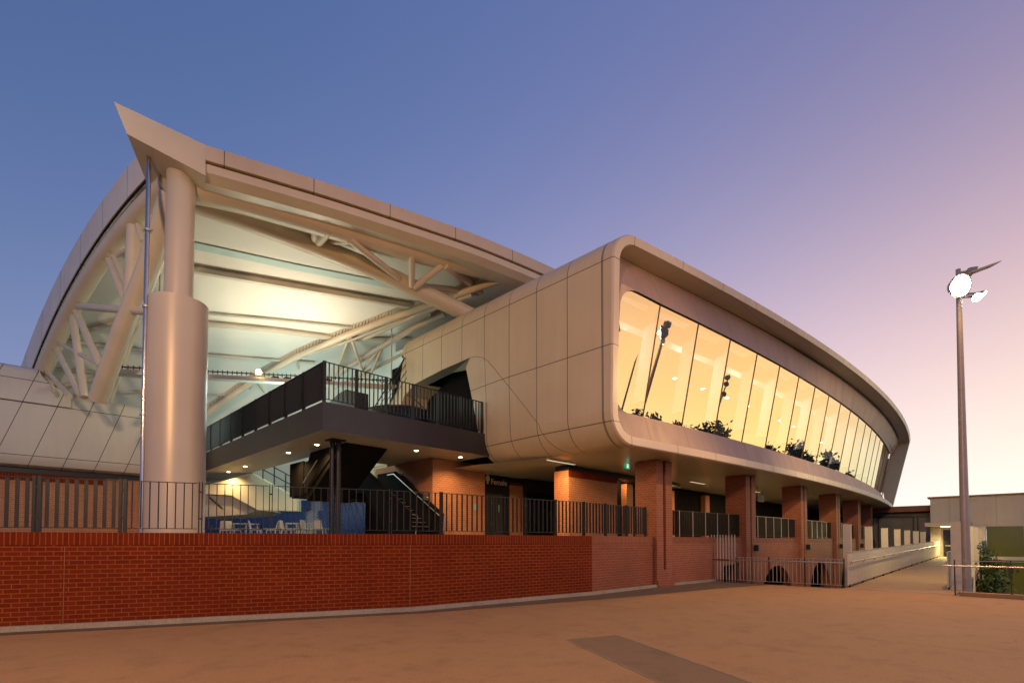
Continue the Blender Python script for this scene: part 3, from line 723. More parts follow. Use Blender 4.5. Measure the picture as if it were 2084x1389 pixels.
# bronze band with the rounded window hole
def skew(x, z):          # the near end of the window is square to the ground although the glazing leans
    f = max(0, min(1, 1 - (x - WX0) / 1.4)) if x > WX0 else max(0, (x - (X0 + .28)) / (WX0 - X0 - .28))
    return x - .18 * (min(z, WZT) - WZB) * f
def band(x, z, d=0.0): p = bandp(x, z, d); p.x = skew(x, z); return p
def top_at(x): return WZT - (WR - math.sqrt(max(0, WR * WR - (WR - (x - WX0)) ** 2)) if x < WX0 + WR else 0)
def bot_at(x): return WZB + (WR - math.sqrt(max(0, WR * WR - (WR - (x - WX0)) ** 2)) if x < WX0 + WR else 0)
xs = [X0 + .28, WX0 - .001] + [WX0 + WR * (1 - math.cos(math.pi / 2 * k / 8)) for k in range(9)] + [WX0 + WR + 1.2 * k for k in range(1, 37)]
xs = [x for x in xs if x < WX1] + [WX1]
zt_b, zb_b = ZT - .28, ZB + .28
b = MB()
L_ = xs[:2]
for z0_, z1_ in ((zb_b, WZB), (WZB, WZT), (WZT, zt_b)): b.face([band(L_[0], z0_), band(L_[1], z0_), band(L_[1], z1_), band(L_[0], z1_)])
xw = xs[2:]
b.strip([band(x, WZT) for x in xw], [band(x, zt_b) for x in xw]); b.strip([band(x, zb_b) for x in xw], [band(x, WZB) for x in xw])
xk = [x for x in xw if x <= WX0 + WR + .01]; b.strip([band(x, top_at(x)) for x in xk], [band(x, WZT) for x in xk]); b.strip([band(x, WZB) for x in xk], [band(x, bot_at(x)) for x in xk])
xe_ = lambda z: lerp(XR0, XR1, (z - ZB) / (ZT - ZB)) - .02
for z0_, z1_ in ((zb_b, WZB), (WZB, WZT), (WZT, zt_b)): b.face([band(WX1, z0_), band(xe_(z0_), z0_), band(xe_(z1_), z1_), band(WX1, z1_)])
b.build('bronze_band', M['band'], pod)
b = MB(); hole = [band(x, top_at(x)) for x in reversed(xw)] + [band(x, bot_at(x)) for x in xw]; b.strip(hole, [p + V((0, .10, 0)) for p in hole]); b.build('window_reveal', M['dark_fascia'], pod)
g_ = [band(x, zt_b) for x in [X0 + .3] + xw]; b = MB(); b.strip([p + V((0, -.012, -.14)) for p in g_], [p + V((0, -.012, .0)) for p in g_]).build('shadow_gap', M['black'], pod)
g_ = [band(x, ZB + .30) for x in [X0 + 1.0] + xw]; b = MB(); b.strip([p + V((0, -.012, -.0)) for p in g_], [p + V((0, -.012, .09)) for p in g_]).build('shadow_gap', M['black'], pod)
# panes and raked mullions
mx = [15.6 + 2.33 * k for k in range(18)]
mx = [x for x in mx if x < WX1 - 1]
def mpt(x, z, d): return V((skew(x, z), gy(x, z) + d, z))
edges = [None] + mx + [None]
for k in range(len(edges) - 1):
    l, r = edges[k], edges[k + 1]
    l = WX0 - .03 if l is None else l; r = WX1 + .03 if r is None else r
    lo_l, hi_l, lo_r, hi_r = mpt(l, WZB - .03, .075), mpt(l, WZT + .03, .075), mpt(r, WZB - .03, .075), mpt(r, WZT + .03, .075)
    b = MB(); b.face([lo_l, lo_r, hi_r, hi_l]).build('window_pane', M['glass'], pod)
for x in mx:
    b = MB(); b.beam(mpt(x, WZB, .07), mpt(x, WZT, .07), .026, .035, up=(0, 1, 0)); m_ = b.build('mullion', M['mullion'], pod)
    b = MB(); b.hexa([mpt(x - .04, WZB, .10), mpt(x + .04, WZB, .10), mpt(x + .04, WZB, .56), mpt(x - .04, WZB, .56)], [mpt(x - .04, WZT, .10), mpt(x + .04, WZT, .10), mpt(x + .04, WZT, .56), mpt(x - .04, WZT, .56)]).build('mullion_fin', M['fin_white'], m_)
    b = MB(); b.hexa([mpt(x - .10, WZB - .02, .11), mpt(x + .09, WZB - .02, .11), mpt(x + .09, WZB - .02, .60), mpt(x - .10, WZB - .02, .60)], [mpt(x - .10, WZB + .55, .11), mpt(x + .09, WZB + .55, .11), mpt(x + .09, WZB + .55, .60), mpt(x - .10, WZB + .55, .60)]).build('fin_base', M['furn'], m_)
xq = [WX0 + 1.2 * k for k in range(36)]
b = MB(); b.strip([mpt(x, 8.98, .62) for x in xq], [mpt(x, 9.6, .62) for x in xq]); b.strip([mpt(x, 8.98, .62) for x in xq], [mpt(x, 8.98, 1.0) for x in xq]); b.build('bulkhead', M['fin_white'], pod)
# lounge interior
b = MB(); xi = [13.3 + 2 * k for k in range(23)]
b.strip([fac(x, WZB - .35, .95) for x in xi], [fac(x, WZB - .35, 8.5) for x in xi]).build('lounge_floor', M['furn'], pod)
b = MB(); b.strip([fac(x, 9.95, 1.0) for x in xi], [fac(x, 9.95, 8.5) for x in xi]).build('lounge_ceiling', M['room_ceiling'], pod)
b = MB(); b.strip([fac(x, 5.5, 8.4) for x in xi[1:]], [fac(x, 9.95, 8.4) for x in xi[1:]]); b.face([fac(13.3, 5.5, .95), fac(13.3, 5.5, 3.2), fac(15.3, 5.5, 4.2), fac(15.3, 5.5, 8.4), fac(15.3, 9.95, 8.4), fac(15.3, 9.95, 4.2), fac(13.3, 9.95, 3.2), fac(13.3, 9.95, .95)]); b.build('lounge_wall', M['room_wall'], pod)
for i in range(15):
    for j, d in enumerate((2.6, 5.2)):
        x = 15.2 + 2.7 * i + (.7 if j else 0); p = fac(x, 9.93, d); b = MB(); b.disc(p, .11, n=12); b.build('lounge_downlight', M['room_glow'], pod)
for k in range(9):
    x = 14.9 + 4.66 * k; lamp('POINT', 'fin_fill_light', V((x, gy(x, 8.7) + 1.7, 8.6)), 105, (.92, .95, 1.0), pod, rad=.25)  # added cool points that brighten the fins; no fixture belongs to them
# furniture standing inside the window
ar = thing('lounge_armchair', 'charcoal armchair seen through the curved window', 'armchair', (0, 0, 0), 'charcoal armchairs inside the curved window')
MB().box(-.38, -.36, .14, .38, .36, .44).build('seat', M['furn'], ar, bevel=.04); MB().box(-.38, .22, .44, .38, .38, .98).build('backrest', M['furn'], ar, bevel=.05)
for sx_ in (-1, 1): MB().box(sx_ * .38 - .07, -.34, .14, sx_ * .38 + .07, .36, .66).build('armrest', M['furn'], ar, bevel=.03)
for sx_ in (-1, 1):
    for sy_ in (-1, 1): MB().tube([(sx_ * .3, sy_ * .28, 0), (sx_ * .3, sy_ * .28, .14)], .02, 8).build('leg', M['black'], ar)
spots = [14.35, 16.9, 19.2, 21.6, 24.4, 26.0, 28.2, 30.6, 33.0]
for i, x in enumerate(spots):
    p = fac(x, WZB - .34, 1.75); d = V((p.x, p.y, WZB - .34))
    if i == 0: ar.location = d; WLOC[ar.name] = tuple(d); ar.rotation_euler = (0, 0, .4)
    else: dup(ar, d, None, .4 + .5 * ((i * 7) % 5 - 2))

# ------------------------------------------------------------------ brick piers, arcade wall, balustrades between piers
def yp(x): return yb_(x) + 1.08
px_list = [16.72, 23.5, 30.2, 37.0, 43.8, 50.6]
ordn = ['first and nearest', 'second', 'third', 'fourth', 'fifth', 'sixth and farthest']
pier_labels = ['nearest red brick pier, beside the long low wall, full height to the plaza', 'second red brick pier from the left under the curved building, behind the gate bars', 'third red brick pier under the curved building, between the two arches',
               'fourth red brick pier under the curved building, behind the first white post', 'fifth red brick pier from the left, second from the far end of the curved building', 'farthest red brick pier under the far tip of the curved building']
for i, x in enumerate(px_list):
    y = yp(x); zb = 0.0 if i == 0 else -3.2
    t = V((1, (yp(x + .5) - yp(x - .5)), 0)).normalized(); n = V((-t.y, t.x, 0)); o = V((x, y, 0))
    pr = thing('brick_pier', pier_labels[i], 'pier', (x, y, zb), 'red brick piers under the curved building')
    def blk(a0, a1, d0, d1, z0, z1):
        c = [o + t * a0 + n * d0, o + t * a1 + n * d0, o + t * a1 + n * d1, o + t * a0 + n * d1]
        return MB().hexa([V((p.x, p.y, z0)) for p in c], [V((p.x, p.y, z1)) for p in c])
    bb = blk(0, .40, 0, .95, zb + .25, ZB - .02)
    b2 = blk(.56, .96, 0, .95, zb + .25, ZB - .02); k0 = len(bb.v); bb.v += b2.v; bb.f += [tuple(q + k0 for q in f) for f in b2.f]
    bb.build('shaft', M['brick_pier'], pr)
    blk(.40, .56, .10, .95, zb + .25, ZB - .02).build('slot', M['black'], pr)
    blk(-.02, .98, -.06, .97, zb + .002, zb + .25).build('plinth', M['brick_pier'], pr)
    if i == 0: blk(.40, .56, .004, .10, .25, .62).build('slot_foot', M['brick_pier'], pr)
    if i: pass
# small black box lamps on the piers
wl_ = thing('wall_lamp', 'small unlit black box lamp on the second brick pier from the left', 'wall lamp', (0, 0, 0), 'black box lamps on the brick piers')
MB().box(-.09, -.20, -.14, .09, 0, .14).build('housing', M['black'], wl_, bevel=.01); MB().box(-.07, -.18, -.145, .07, -.03, -.14).build('lens', M['lens_off'], wl_)
lab = ['small unlit black box lamp on the second brick pier from the left', 'small unlit black box lamp on the third brick pier from the left', 'small unlit black box lamp on the fourth brick pier, beside the nearest white post', 'small unlit black box lamp on the fifth brick pier', 'small unlit black box lamp on the farthest brick pier']
for i, x in enumerate(px_list[1:]):
    p = V((x + .78, yp(x + .78) - .004, 1.35))
    if i == 0: wl_.location = p; WLOC[wl_.name] = tuple(p); wl_['label'] = lab[0]
    else: dup(wl_, p, lab[i])
# arcade wall bays
aw = thing('arcade_wall', 'pinkish brick parapet wall between the piers with arched openings below', 'wall', (24, 9, -3.2))
for i in range(len(px_list)):
    xa = px_list[i] + .97; xb = (px_list[i + 1] - .01) if i + 1 < len(px_list) else 58
    pa = V((xa, yp(xa) + .16, 0)); pb = V((xb, yp(xb) + .16, 0)); d = (pb - pa); L = d.length; d.normalize(); n = V((-d.y, d.x, 0))
    zt = 1.60; poly = [(0, zt), (L, zt), (L, -3.2)]
    if i == 0:
        poly += [(L - .25, -3.2), (L - .25, .72), (L - 1.75, .60), (L - 1.75, -3.2)]
    elif i < 5:
        c = L * .5; hw = min(2.0, L / 2 - .5); zs = -1.4
        poly += [(c + hw, -3.2)] + [(c + hw * math.cos(a), zs + 1.86 * math.sin(a)) for a in [math.pi * k / 20 for k in range(21)]] + [(c - hw, -3.2)]
    poly += [(0, -3.2)]
    b = MB(); b.prism([pa + d * s + V((0, 0, z)) for s, z in poly], n * .34); b.build('wall_bay', M['brick_pier'], aw)
    b = MB(); b.prism([pa + d * s - n * .008 + V((0, 0, z)) for s, z in ((0, zt), (L, zt), (L, CAP), (0, CAP))], n * .36); b.build('coping', M['soldier_pink'], aw)
    # balustrade on top
    bl = thing('parapet_railing', ['black slatted railing between the nearest and second brick piers', 'black slatted railing between the second and third brick piers', 'black slatted railing between the third and fourth brick piers', 'black slatted railing between the fourth and fifth brick piers', 'black slatted railing between the fifth and farthest brick piers', 'black slatted railing beyond the farthest brick pier'][i], 'railing', tuple(pa + V((0, 0, CAP))), 'black railings between the brick piers')
    o = pa + n * .18; b = MB(); ns = int(L / .12)
    for k in range(ns + 1):
        c = o + d * (L * k / ns); b.beam(c + V((0, 0, CAP + .06)), c + V((0, 0, CAP + 1.02)), .011, .062, up=n)
    b.build('bar_panel', M['black'], bl)
    MB().beam(o + V((0, 0, CAP + 1.03)), o + d * L + V((0, 0, CAP + 1.03)), .06, .016).build('top_rail', M['pole'] if i else M['black'], bl); MB().beam(o + V((0, 0, CAP + .07)), o + d * L + V((0, 0, CAP + .07)), .05, .014).build('bottom_rail', M['black'], bl)
    for k in range(1, 6):
        c = o + d * (L * k / 6) - n * .035; b = MB(); b.beam(c + V((0, 0, CAP + .002)), c + V((0, 0, CAP + 1.03)), .03, .02, up=n); b.build('post', M['pole'], bl)
# dark undercroft behind the arches
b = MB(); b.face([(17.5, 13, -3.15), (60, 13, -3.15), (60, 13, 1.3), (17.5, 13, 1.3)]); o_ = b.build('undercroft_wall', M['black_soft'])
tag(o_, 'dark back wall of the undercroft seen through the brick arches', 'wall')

# ------------------------------------------------------------------ amenities block under the pavilion
am = thing('amenities_block', 'orange brick toilet block with dark doors under the raised building', 'building', (11.9, 16.4, 1.7))
ZF = 1.70
yF = 16.4; xF = 11.95
def xat(px, y): r = ray(px, 1000); return y * r.x / r.y
xa, xb_, xc, xd = xat(987, yF), xat(1038, yF + .21), xat(1064, yF + .21), xat(1130, yF)
b = MB(); b.box(xF, yF, ZF, xa, 20.8, 4.95).build('brick_wall', M['brick_or'], am)
b = MB(); b.box(xa, yF + .25, ZF, xb_, yF + .5, 4.62).build('recess_wall', M['sign_black'], am)
b = MB(); b.box(xb_, yF + .21, ZF, xc, yF + .5, 4.25).build('brick_strip', M['brick_or'], am)
b = MB(); b.box(xb_, yF + .205, 4.25, xc, yF + .5, 4.40); b.build('lintel', M['soldier'], am)
b = MB(); b.box(xc, yF + .12, ZF, xd + 1, yF + .5, 4.62).build('recess_wall', M['door'], am)
b = MB(); b.box(xb_ - .02, yF + .3, 4.38, xd + 1, yF + .55, 4.62).build('fascia_band', M['sign_black'], am)
dw = xat(1022, yF + .2)
b = MB(); b.box(xa + .06, yF + .17, ZF, dw, yF + .25, 3.78); dd_ = b.build('door', M['door'], am); dd_['label'] = 'charcoal door below the Female sign'
b = MB(); p = ony(1017, 1034, yF + .165); b.box(p.x - .07, yF + .155, p.z - .16, p.x + .07, yF + .165, p.z + .16).build('push_plate', M['sticker'], dd_)
d1 = xat(1100, yF + .1)
for xA, xB in ((xc + .05, d1 - .01), (d1 + .01, xd)):
    b = MB(); b.box(xA, yF + .06, ZF, xB, yF + .115, 4.0); q = b.build('door', M['black'], am); q['label'] = 'black service door between the brick strips'
for px in (1113, 1121):
    p = ony(px, 1044, yF + .05); b = MB(); b.box(p.x - .045, yF + .05, p.z - .10, p.x + .045, yF + .06, p.z + .10).build('door_sticker', M['sticker'], am)
yC = 12.35; xC = xat(1157, yC); xC2 = xat(1256, yC)
b = MB(); b.box(xC, yC, ZF, xC2, yC + .72, 4.42).build('brick_block', M['brick_or'], am)
b = MB(); b.box(xC - .01, yC - .01, 4.16, xC2, yC - .001, 4.42).build('lintel', M['soldier'], am)
b = MB(); b.box(xC + .05, yC + .05, 4.42, xC2 + 6, yC + .7, 4.60).build('fascia_band', M['black'], am)
b = MB(); b.box(xC2, yC + 1.2, ZF, 58, yC + 1.5, 4.63).build('rear_wall', M['black_soft'], am)
for x in (21.0, 25.2, 29.6):
    b = MB(); b.box(x, yC + .9, ZF, x + .55, yC + 1.25, 4.4).build('brick_strip', M['brick_or'], am)
# Female sign: pictogram and lettering
sg = thing('toilet_sign', 'black sign with cream woman pictogram reading Female beside the brick corner', 'sign', (xa, yF + .2, 4.0))
b = MB(); b.box(xa + .02, yF + .235, 3.84, xb_ - .02, yF + .248, 4.5).build('board', M['sign_black'], sg)
def text(s, size, loc, rot, mat, parent, name, bold=.0):
    cu = bpy.data.curves.new(name, 'FONT'); cu.body = s; cu.size = size; cu.extrude = .004; cu.offset = bold; cu.align_x = 'LEFT'
    o = bpy.data.objects.new(name + '_src', cu); COL.objects.link(o)
    dg = bpy.context.evaluated_depsgraph_get(); me = bpy.data.meshes.new_from_object(o.evaluated_get(dg)); bpy.data.objects.remove(o)
    me.name = name; me.materials.clear(); me.materials.append(mat)
    o2 = bpy.data.objects.new(name, me); COL.objects.link(o2); o2.location = loc; o2.rotation_euler = rot
    if parent is not None: adopt(o2, parent)
    return o2
fp = ony(999, 983, yF + .23); fq = ony(1033, 983, yF + .23)
fs = (fq.x - fp.x) / 2.95
text('Female', fs, (fp.x, yF + .228, fp.z - .03), (math.pi / 2, 0, 0), M['sign_cream'], sg, 'lettering', bold=.005)
pc = ony(992.5, 973, yF + .228); u = .030 * 1.0
b = MB(); b.tube([(pc.x, yF + .224, pc.z + .20), (pc.x, yF + .234, pc.z + .20)], .055, 16)
b.prism([(pc.x + a * .1, yF + .224, pc.z + c * .1) for a, c in ((-.7, 1.3), (.7, 1.3), (1.0, .9), (1.35, -.4), (1.05, -.55), (.75, .3), (1.05, -1.0), (.5, -1.0), (.5, -2.4), (.08, -2.4), (.08, -1.0), (-.08, -1.0), (-.08, -2.4), (-.5, -2.4), (-.5, -1.0), (-1.05, -1.0), (-.75, .3), (-1.05, -.55), (-1.35, -.4), (-1.0, .9))], (0, .01, 0))
b.build('pictogram', M['sign_cream'], sg)
p = ony(969, 1031, yF - .02); b = MB(); b.box(p.x - .10, yF - .012, p.z - .13, p.x + .10, yF - .002, p.z + .13); tag(b.build('wall_notice', M['sticker']), 'pale green and white notice on the orange brick behind the railing', 'notice')
p = ony(868, 1010, 15.9); b = MB(); b.box(p.x - .14, 15.9, p.z - .13, p.x + .14, 15.92, p.z + .13); sm_ = b.build('small_sign', M['sign_black']); tag(sm_, 'small black sign plate at the orange brick corner beside the stairs', 'sign')
adopt(MB().box(p.x + .0, 15.893, p.z - .03, p.x + .10, 15.899, p.z - .01).build('sign_line', M['sign_cream']), sm_)
# linear batten lights on the soffit between the piers
for i, (x, y, wdt) in enumerate(((20.4, 13.0, 60), (14.6, 12.0, 120), (24.6, 11.4, 120), (31.2, 11.0, 110), (38.0, 11.0, 110))):
    bt0 = thing('batten_light', ['pale linear batten light on the soffit behind the nearest pier', 'pale linear batten light on the soffit above the dark doors', 'pale linear batten light on the soffit behind the second pier', 'pale linear batten light on the soffit behind the third pier', 'pale linear batten light on the soffit behind the fourth pier'][i], 'ceiling light', (x, y, 4.55), 'batten lights under the raised building')
    MB().box(x - .8, y - .07, 4.585, x + .8, y + .07, 4.645).build('housing', M['white_plastic'], bt0); MB().box(x - .78, y - .05, 4.575, x + .78, y + .05, 4.586).build('diffuser', M['batten_glow'], bt0)
    lamp('AREA', 'batten_beam', (x, y, 4.56), wdt, WARM, bt0, target=(x, y, 0), size=.9)
# exit sign hanging under the soffit
p = ony(1277, 948, 10.6); es = thing('exit_sign', 'green lit running man exit sign under the cream soffit', 'exit sign', tuple(p))
b = MB(); b.box(p.x - .17, p.y, p.z - .10, p.x + .17, p.y + .04, p.z + .10).build('light_box', M['exit_green'], es)
b = MB(); yy = p.y - .004
b.box(p.x - .05, yy, p.z - .08, p.x - .035, yy + .003, p.z + .08); b.box(p.x + .06, yy, p.z - .08, p.x + .075, yy + .003, p.z + .08); b.box(p.x - .05, yy, p.z + .07, p.x + .075, yy + .003, p.z + .082)
b.tube([(p.x + .015, yy, p.z + .045), (p.x + .015, yy + .003, p.z + .045)], .014, 10); b.beam((p.x + .012, yy, p.z + .03), (p.x + .0, yy, p.z - .02), .03, .004, up=Y_)
b.beam((p.x, yy, p.z - .02), (p.x + .03, yy, p.z - .07), .016, .004, up=Y_); b.beam((p.x, yy, p.z - .02), (p.x - .025, yy, p.z - .065), .016, .004, up=Y_); b.beam((p.x + .01, yy, p.z + .02), (p.x + .045, yy, p.z), .013, .004, up=Y_)
b.build('running_man', M['exit_white'], es)
b = MB(); b.tube([p + V((0, .02, .1)), V((p.x, p.y + .02, ZB))], .008, 6).build('hanger', M['black'], es)
# hanging black direction sign between second and third piers
p = ony(1549, 1014, 10.2); hs = thing('hanging_sign', 'black hanging direction sign under the soffit between second and third piers', 'sign', tuple(p))
b = MB(); b.box(p.x - .45, p.y, p.z - .18, p.x + .45, p.y + .05, p.z + .18).build('board', M['sign_black'], hs); b = MB(); b.beam(p + V((-.4, .03, .18)), p + V((-.4, .03, .6)), .02, .02); b.beam(p + V((.4, .03, .18)), p + V((.4, .03, .6)), .02, .02); b.build('hanger', M['black'], hs)

# ------------------------------------------------------------------ balcony
ZS, ZD = 4.96, 5.80
BX, BY = 6.62, 14.55
bal = thing('balcony', 'dark edged balcony walkway with black bar railing in front of the pavilion doorway', 'balcony', (BX, BY, ZS))
pts = [(BX, BY), (13.3, BY), (13.3, 19.2), (8.4, 19.2), (8.4, 34), (BX, 34)]
b = MB(); b.poly([(x, y, ZS) for x, y in pts]).build('soffit', M['balc_soffit'], bal)
b = MB(); b.poly([(x, y, ZD) for x, y in pts]).build('deck', M['conc'], bal)
b = MB()
for i in range(len(pts)):
    a, c = pts[i], pts[(i + 1) % len(pts)]; b.face([(a[0], a[1], ZS - .004), (c[0], c[1], ZS - .004), (c[0], c[1], ZD + .004), (a[0], a[1], ZD + .004)])
b.build('fascia', M['dark_fascia'], bal)
RT_ = ZD + 1.22
def brail(p, q, nsec, end_posts=True):
    p, q = V(p), V(q); d = (q - p); L = d.length; d.normalize(); n = V((-d.y, d.x, 0))
    for k in range(nsec):
        a, c = p + d * (L * k / nsec), p + d * (L * (k + 1) / nsec); l = (c - a).length
        b = MB(); m = max(2, round(l / .15))
        for j in range(1, m): e = lerp(a, c, j / m); b.beam(e + V((0, 0, ZD + .10)), e + V((0, 0, RT_)), .011, .062, up=n)
        b.build('bar_panel', M['black'], bal)
        MB().beam(a + V((0, 0, RT_)), c + V((0, 0, RT_)), .06, .016).build('top_rail', M['black'], bal); MB().beam(a + V((0, 0, ZD + .11)), c + V((0, 0, ZD + .11)), .05, .014).build('bottom_rail', M['black'], bal)
    for k in range(nsec + 1):
        c = p + d * (L * k / nsec); b = MB()
        for s in (-.03, .03): b.beam(c + d * s + V((0, 0, ZD - .12)), c + d * s + V((0, 0, RT_ + .02)), .014, .09, up=n)
        b.build('post', M['black'], bal)
brail((BX + .05, BY + .05, 0), (12.95, BY + .05, 0), 6)
brail((BX + .05, BY + .05, 0), (BX + .05, 33.5, 0), 13)
b = MB(); b.face([(12.0, 17.0, ZD), (13.2, 17.0, ZD), (13.2, 17.0, ZD + .9), (12.0, 17.0, ZD + .9)])
for (px, py) in ((645, 905), (587, 921), (499, 949), (465, 960), (847, 917), (937, 930)):
    p = onz(px, py, ZS - .012); b = MB(); b.disc(p, .075, n=16); dl = b.build('downlight', M['down_glow'], bal)
    b = MB()
    n_ = 20; ring = [V((p.x + math.cos(2 * math.pi * k / n_) * .10, p.y + math.sin(2 * math.pi * k / n_) * .10, ZS - .008)) for k in range(n_)]
    r2 = [V((p.x + math.cos(2 * math.pi * k / n_) * .075, p.y + math.sin(2 * math.pi * k / n_) * .075, ZS - .012)) for k in range(n_)]
    b.strip(ring, r2, True); adopt(b.build('trim_ring', M['white_plastic']), dl)
    lamp('SPOT', 'downlight_beam', p + V((0, 0, -.03)), 210, WARM, bal, target=p + V((0, 0, -3)), size=2.5, blend=.9, rad=.06)
# counter and bins on the balcony deck by the doorway
ct = thing('bar_counter', 'black curved bar counter on the balcony behind the railing', 'counter', (12, 17, ZD))
cpts = [(11.2 + 1.2 * math.cos(a), 18.0 - 1.5 * math.sin(a)) for a in [math.pi * (k / 12) for k in range(13)]]
b = MB(); b.strip([V((x, y, ZD + .01)) for x, y in cpts], [V((x, y, ZD + 1.02)) for x, y in cpts]).build('front_panel', M['black'], ct, smooth=True, solid=.05)
b = MB(); b.poly([(x, y, ZD + 1.05) for x, y in cpts]).build('counter_top', M['dark_fascia'], ct, solid=.04)
bx = thing('planter_box', 'low black box with slanted top behind the balcony corner railing', 'box', (8.0, 15.6, ZD))
b = MB(); b.prism([onx(668, 820, 8.8), onx(690, 800, 8.8), onx(704, 792, 8.8), onx(724, 796, 8.8), onx(724, 835, 8.8), onx(668, 835, 8.8)], (.5, 0, 0)).build('body', M['black'], bx)
# stair rail climbing to the pavilion beside the leg
sr = thing('upper_stair_rail', 'dark sloping stair rails rising behind the balcony to the pavilion corner', 'handrail', tuple(onx(760, 838, 12.6)))
for k, (a, c) in enumerate((((756, 838), (824, 728)), ((762, 842), (826, 741)), ((768, 844), (828, 754)), ((774, 846), (828, 768)))):
    b = MB(); b.tube([onx(*a, 12.7), onx(*c, 12.7)], .03 if k == 0 else .014, 8).build('rail', M['black'], sr)
# balcony post
bp = thing('balcony_post', 'black twin-tube steel post holding up the balcony corner', 'post', (7.6, 15.75, ZF))
for s in (-.1, .1):
    b = MB(); b.tube([V((7.6, 15.75, ZF)) + RT * s, V((7.6, 15.75, ZS - .03)) + RT * s], .085, 20).build('tube', M['black'], bp, smooth=True)
b = MB(); b.box(7.35, 15.5, ZS - .04, 7.85, 16.0, ZS - .005).build('cap_plate', M['black'], bp); b = MB(); b.box(7.35, 15.5, ZF, 7.85, 16.0, ZF + .03).build('base_plate', M['black'], bp)

# ------------------------------------------------------------------ staircase
stc = thing('staircase', 'black steel staircase with solid sides and pale handrail against the orange brick', 'staircase', (11, 15.7, ZF))
b = MB(); ys, zs = 15.7, ZF
for k in range(11): b.box(10.36, ys + .28 * k, ZF, 11.72, ys + .28 * (k + 1) + .01, zs + .172 * (k + 1))
b.build('lower_flight', M['black_soft'], stc)
b = MB()
for k in range(11): b.box(10.37, ys + .28 * k - .02, zs + .172 * (k + 1), 11.71, ys + .28 * k + .04, zs + .172 * (k + 1) + .012)
b.build('nosing', M['pole'], stc)
ye, ze = ys + .28 * 11, zs + .172 * 11
for x in (10.32, 11.76):
    b = MB(); b.prism([(x, ys - .25, ZF), (x, ys - .25, ZF + 1.0), (x, ye, ze + 1.05), (x, ye + 1.5, ze + 1.05), (x, ye + 1.5, ze - .3), (x, ye, ze - .3), (x, ys + .6, ZF)], (.05, 0, 0)); b.build('side_panel', M['black_soft'], stc)
b = MB(); b.box(8.0, ye, ze - .25, 11.76, ye + 1.5, ze).build('landing', M['black_soft'], stc)
for x in (10.45, 11.66):
    b = MB(); b.tube([(x, ys - .30, ZF + .02), (x, ys - .42, ZF + .5), (x, ys - .45, ZF + .88), (x, ys - .15, ZF + .92), (x, ye, ze + .92), (x, ye + .5, ze + .92)], .021, 8).build('handrail', M['chrome'], stc, smooth=True)
b = MB(); b.prism([(8.0, ye + .1, ze - .05), (8.0, ye - 2.0, ZS - .02), (8.0, ye - 2.9, ZS - .02), (8.0, ye + .05, ze - .42)], (1.6, 0, 0)); b.build('upper_flight', M['black_soft'], stc)
b = MB(); b.prism([(7.95, ye + .2, ze - .2), (7.95, ye + .2, ze + 1.05), (7.95, ye - .1, ze + 1.05), (7.95, ye - .3, ZS - .03), (7.95, ye - 2.6, ZS - .03)], (.04, 0, 0)); b.build('side_panel', M['black_soft'], stc)
b = MB(); b.prism([(7.95, ye + .3, ze - .2), (7.95, ye + .3, ze + 1.1), (7.95, ye + 1.6, ze + 1.1), (7.95, ye + 1.6, ze - .2)], (.04, 0, 0)); b.build('side_panel', M['black_soft'], stc)
b = MB(); b.tube([onx(617, 982, 7.85), onx(645, 936, 7.85)], .022, 8).build('handrail', M['chrome'], stc)
_wp = [ony(722, 950, 19.4), ony(741, 916, 19.4), ony(764, 919, 19.4), ony(744, 941, 19.4), ony(722, 948, 19.4)]

# ------------------------------------------------------------------ stadium things seen below the balcony
cr = thing('raking_concrete_wall', 'cream angular concrete wall of the far stand seen under the balcony', 'wall', tuple(ond(515, 1040, 24.5)))
D0 = 24.5
b = MB(); b.prism([ond(*p, D0) for p in ((395, 992), (425, 985), (513, 963), (604, 1013), (604, 1039), (525, 1037), (470, 1007), (395, 1003))], FW * .5); b.build('wall_panel', M['cream'], cr)
b = MB(); b.prism([ond(*p, D0 + .2) for p in ((395, 1004), (470, 1008), (525, 1037), (500, 1046), (395, 1052))], FW * 2.5); b.build('underside', M['conc'], cr)
b = MB(); b.tube([ond(425, 1010, D0 - .1), ond(452, 1034, D0 - .1)], .05, 6); b.tube([ond(512, 963, D0 + .2) + V((0, 0, .9)), ond(604, 1013, D0 + .2) + V((0, 0, .9))], .03, 6); b.tube([ond(512, 963, D0 + .2) + V((0, 0, .5)), ond(604, 1013, D0 + .2) + V((0, 0, .5))], .03, 6)
for k in range(5): pq = lerp(ond(512, 963, D0 + .2), ond(604, 1013, D0 + .2), k / 4); b.tube([pq, pq + V((0, 0, .9))], .03, 6)
b.build('railing', M['black'], cr)
fs_ = thing('far_grandstand', 'distant grandstand of blue plastic seats seen under the balcony', 'grandstand', tuple(ond(640, 1085, 38)))
c0_ = ond(640, 1085, 38)
rows_ = 13
bt_, bs_ = MB(), MB()
for k in range(rows_):
    o = ond(600, 1101, 38 + .75 * k); o.z = 0; z = 1.75 + .30 * k; L0, L1 = -9.0, 7.0
    a, c = o + RT * L0, o + RT * L1
    bt_.hexa([V((p.x, p.y, 1.0)) for p in (a, c, c + FW * .76, a + FW * .76)], [V((p.x, p.y, z)) for p in (a, c, c + FW * .76, a + FW * .76)])
    m = 0; s = L0 + .2
    while s < L1 - .5:
        if not (-.2 < s - (k * .12) < .9):
            p = o + RT * s + FW * .35; bs_.beam(p + V((0, 0, z + .40)), p + RT * .42 + V((0, 0, z + .40)), .40, .05); bs_.beam(p + FW * .22 + V((0, 0, z + .58)), p + RT * .42 + FW * .22 + V((0, 0, z + .58)), .05, .30)
        s += .5
bt_.build('terrace_steps', M['conc'], fs_); bs_.build('seat_rows', M['seat_blue'], fs_, kind='stuff')
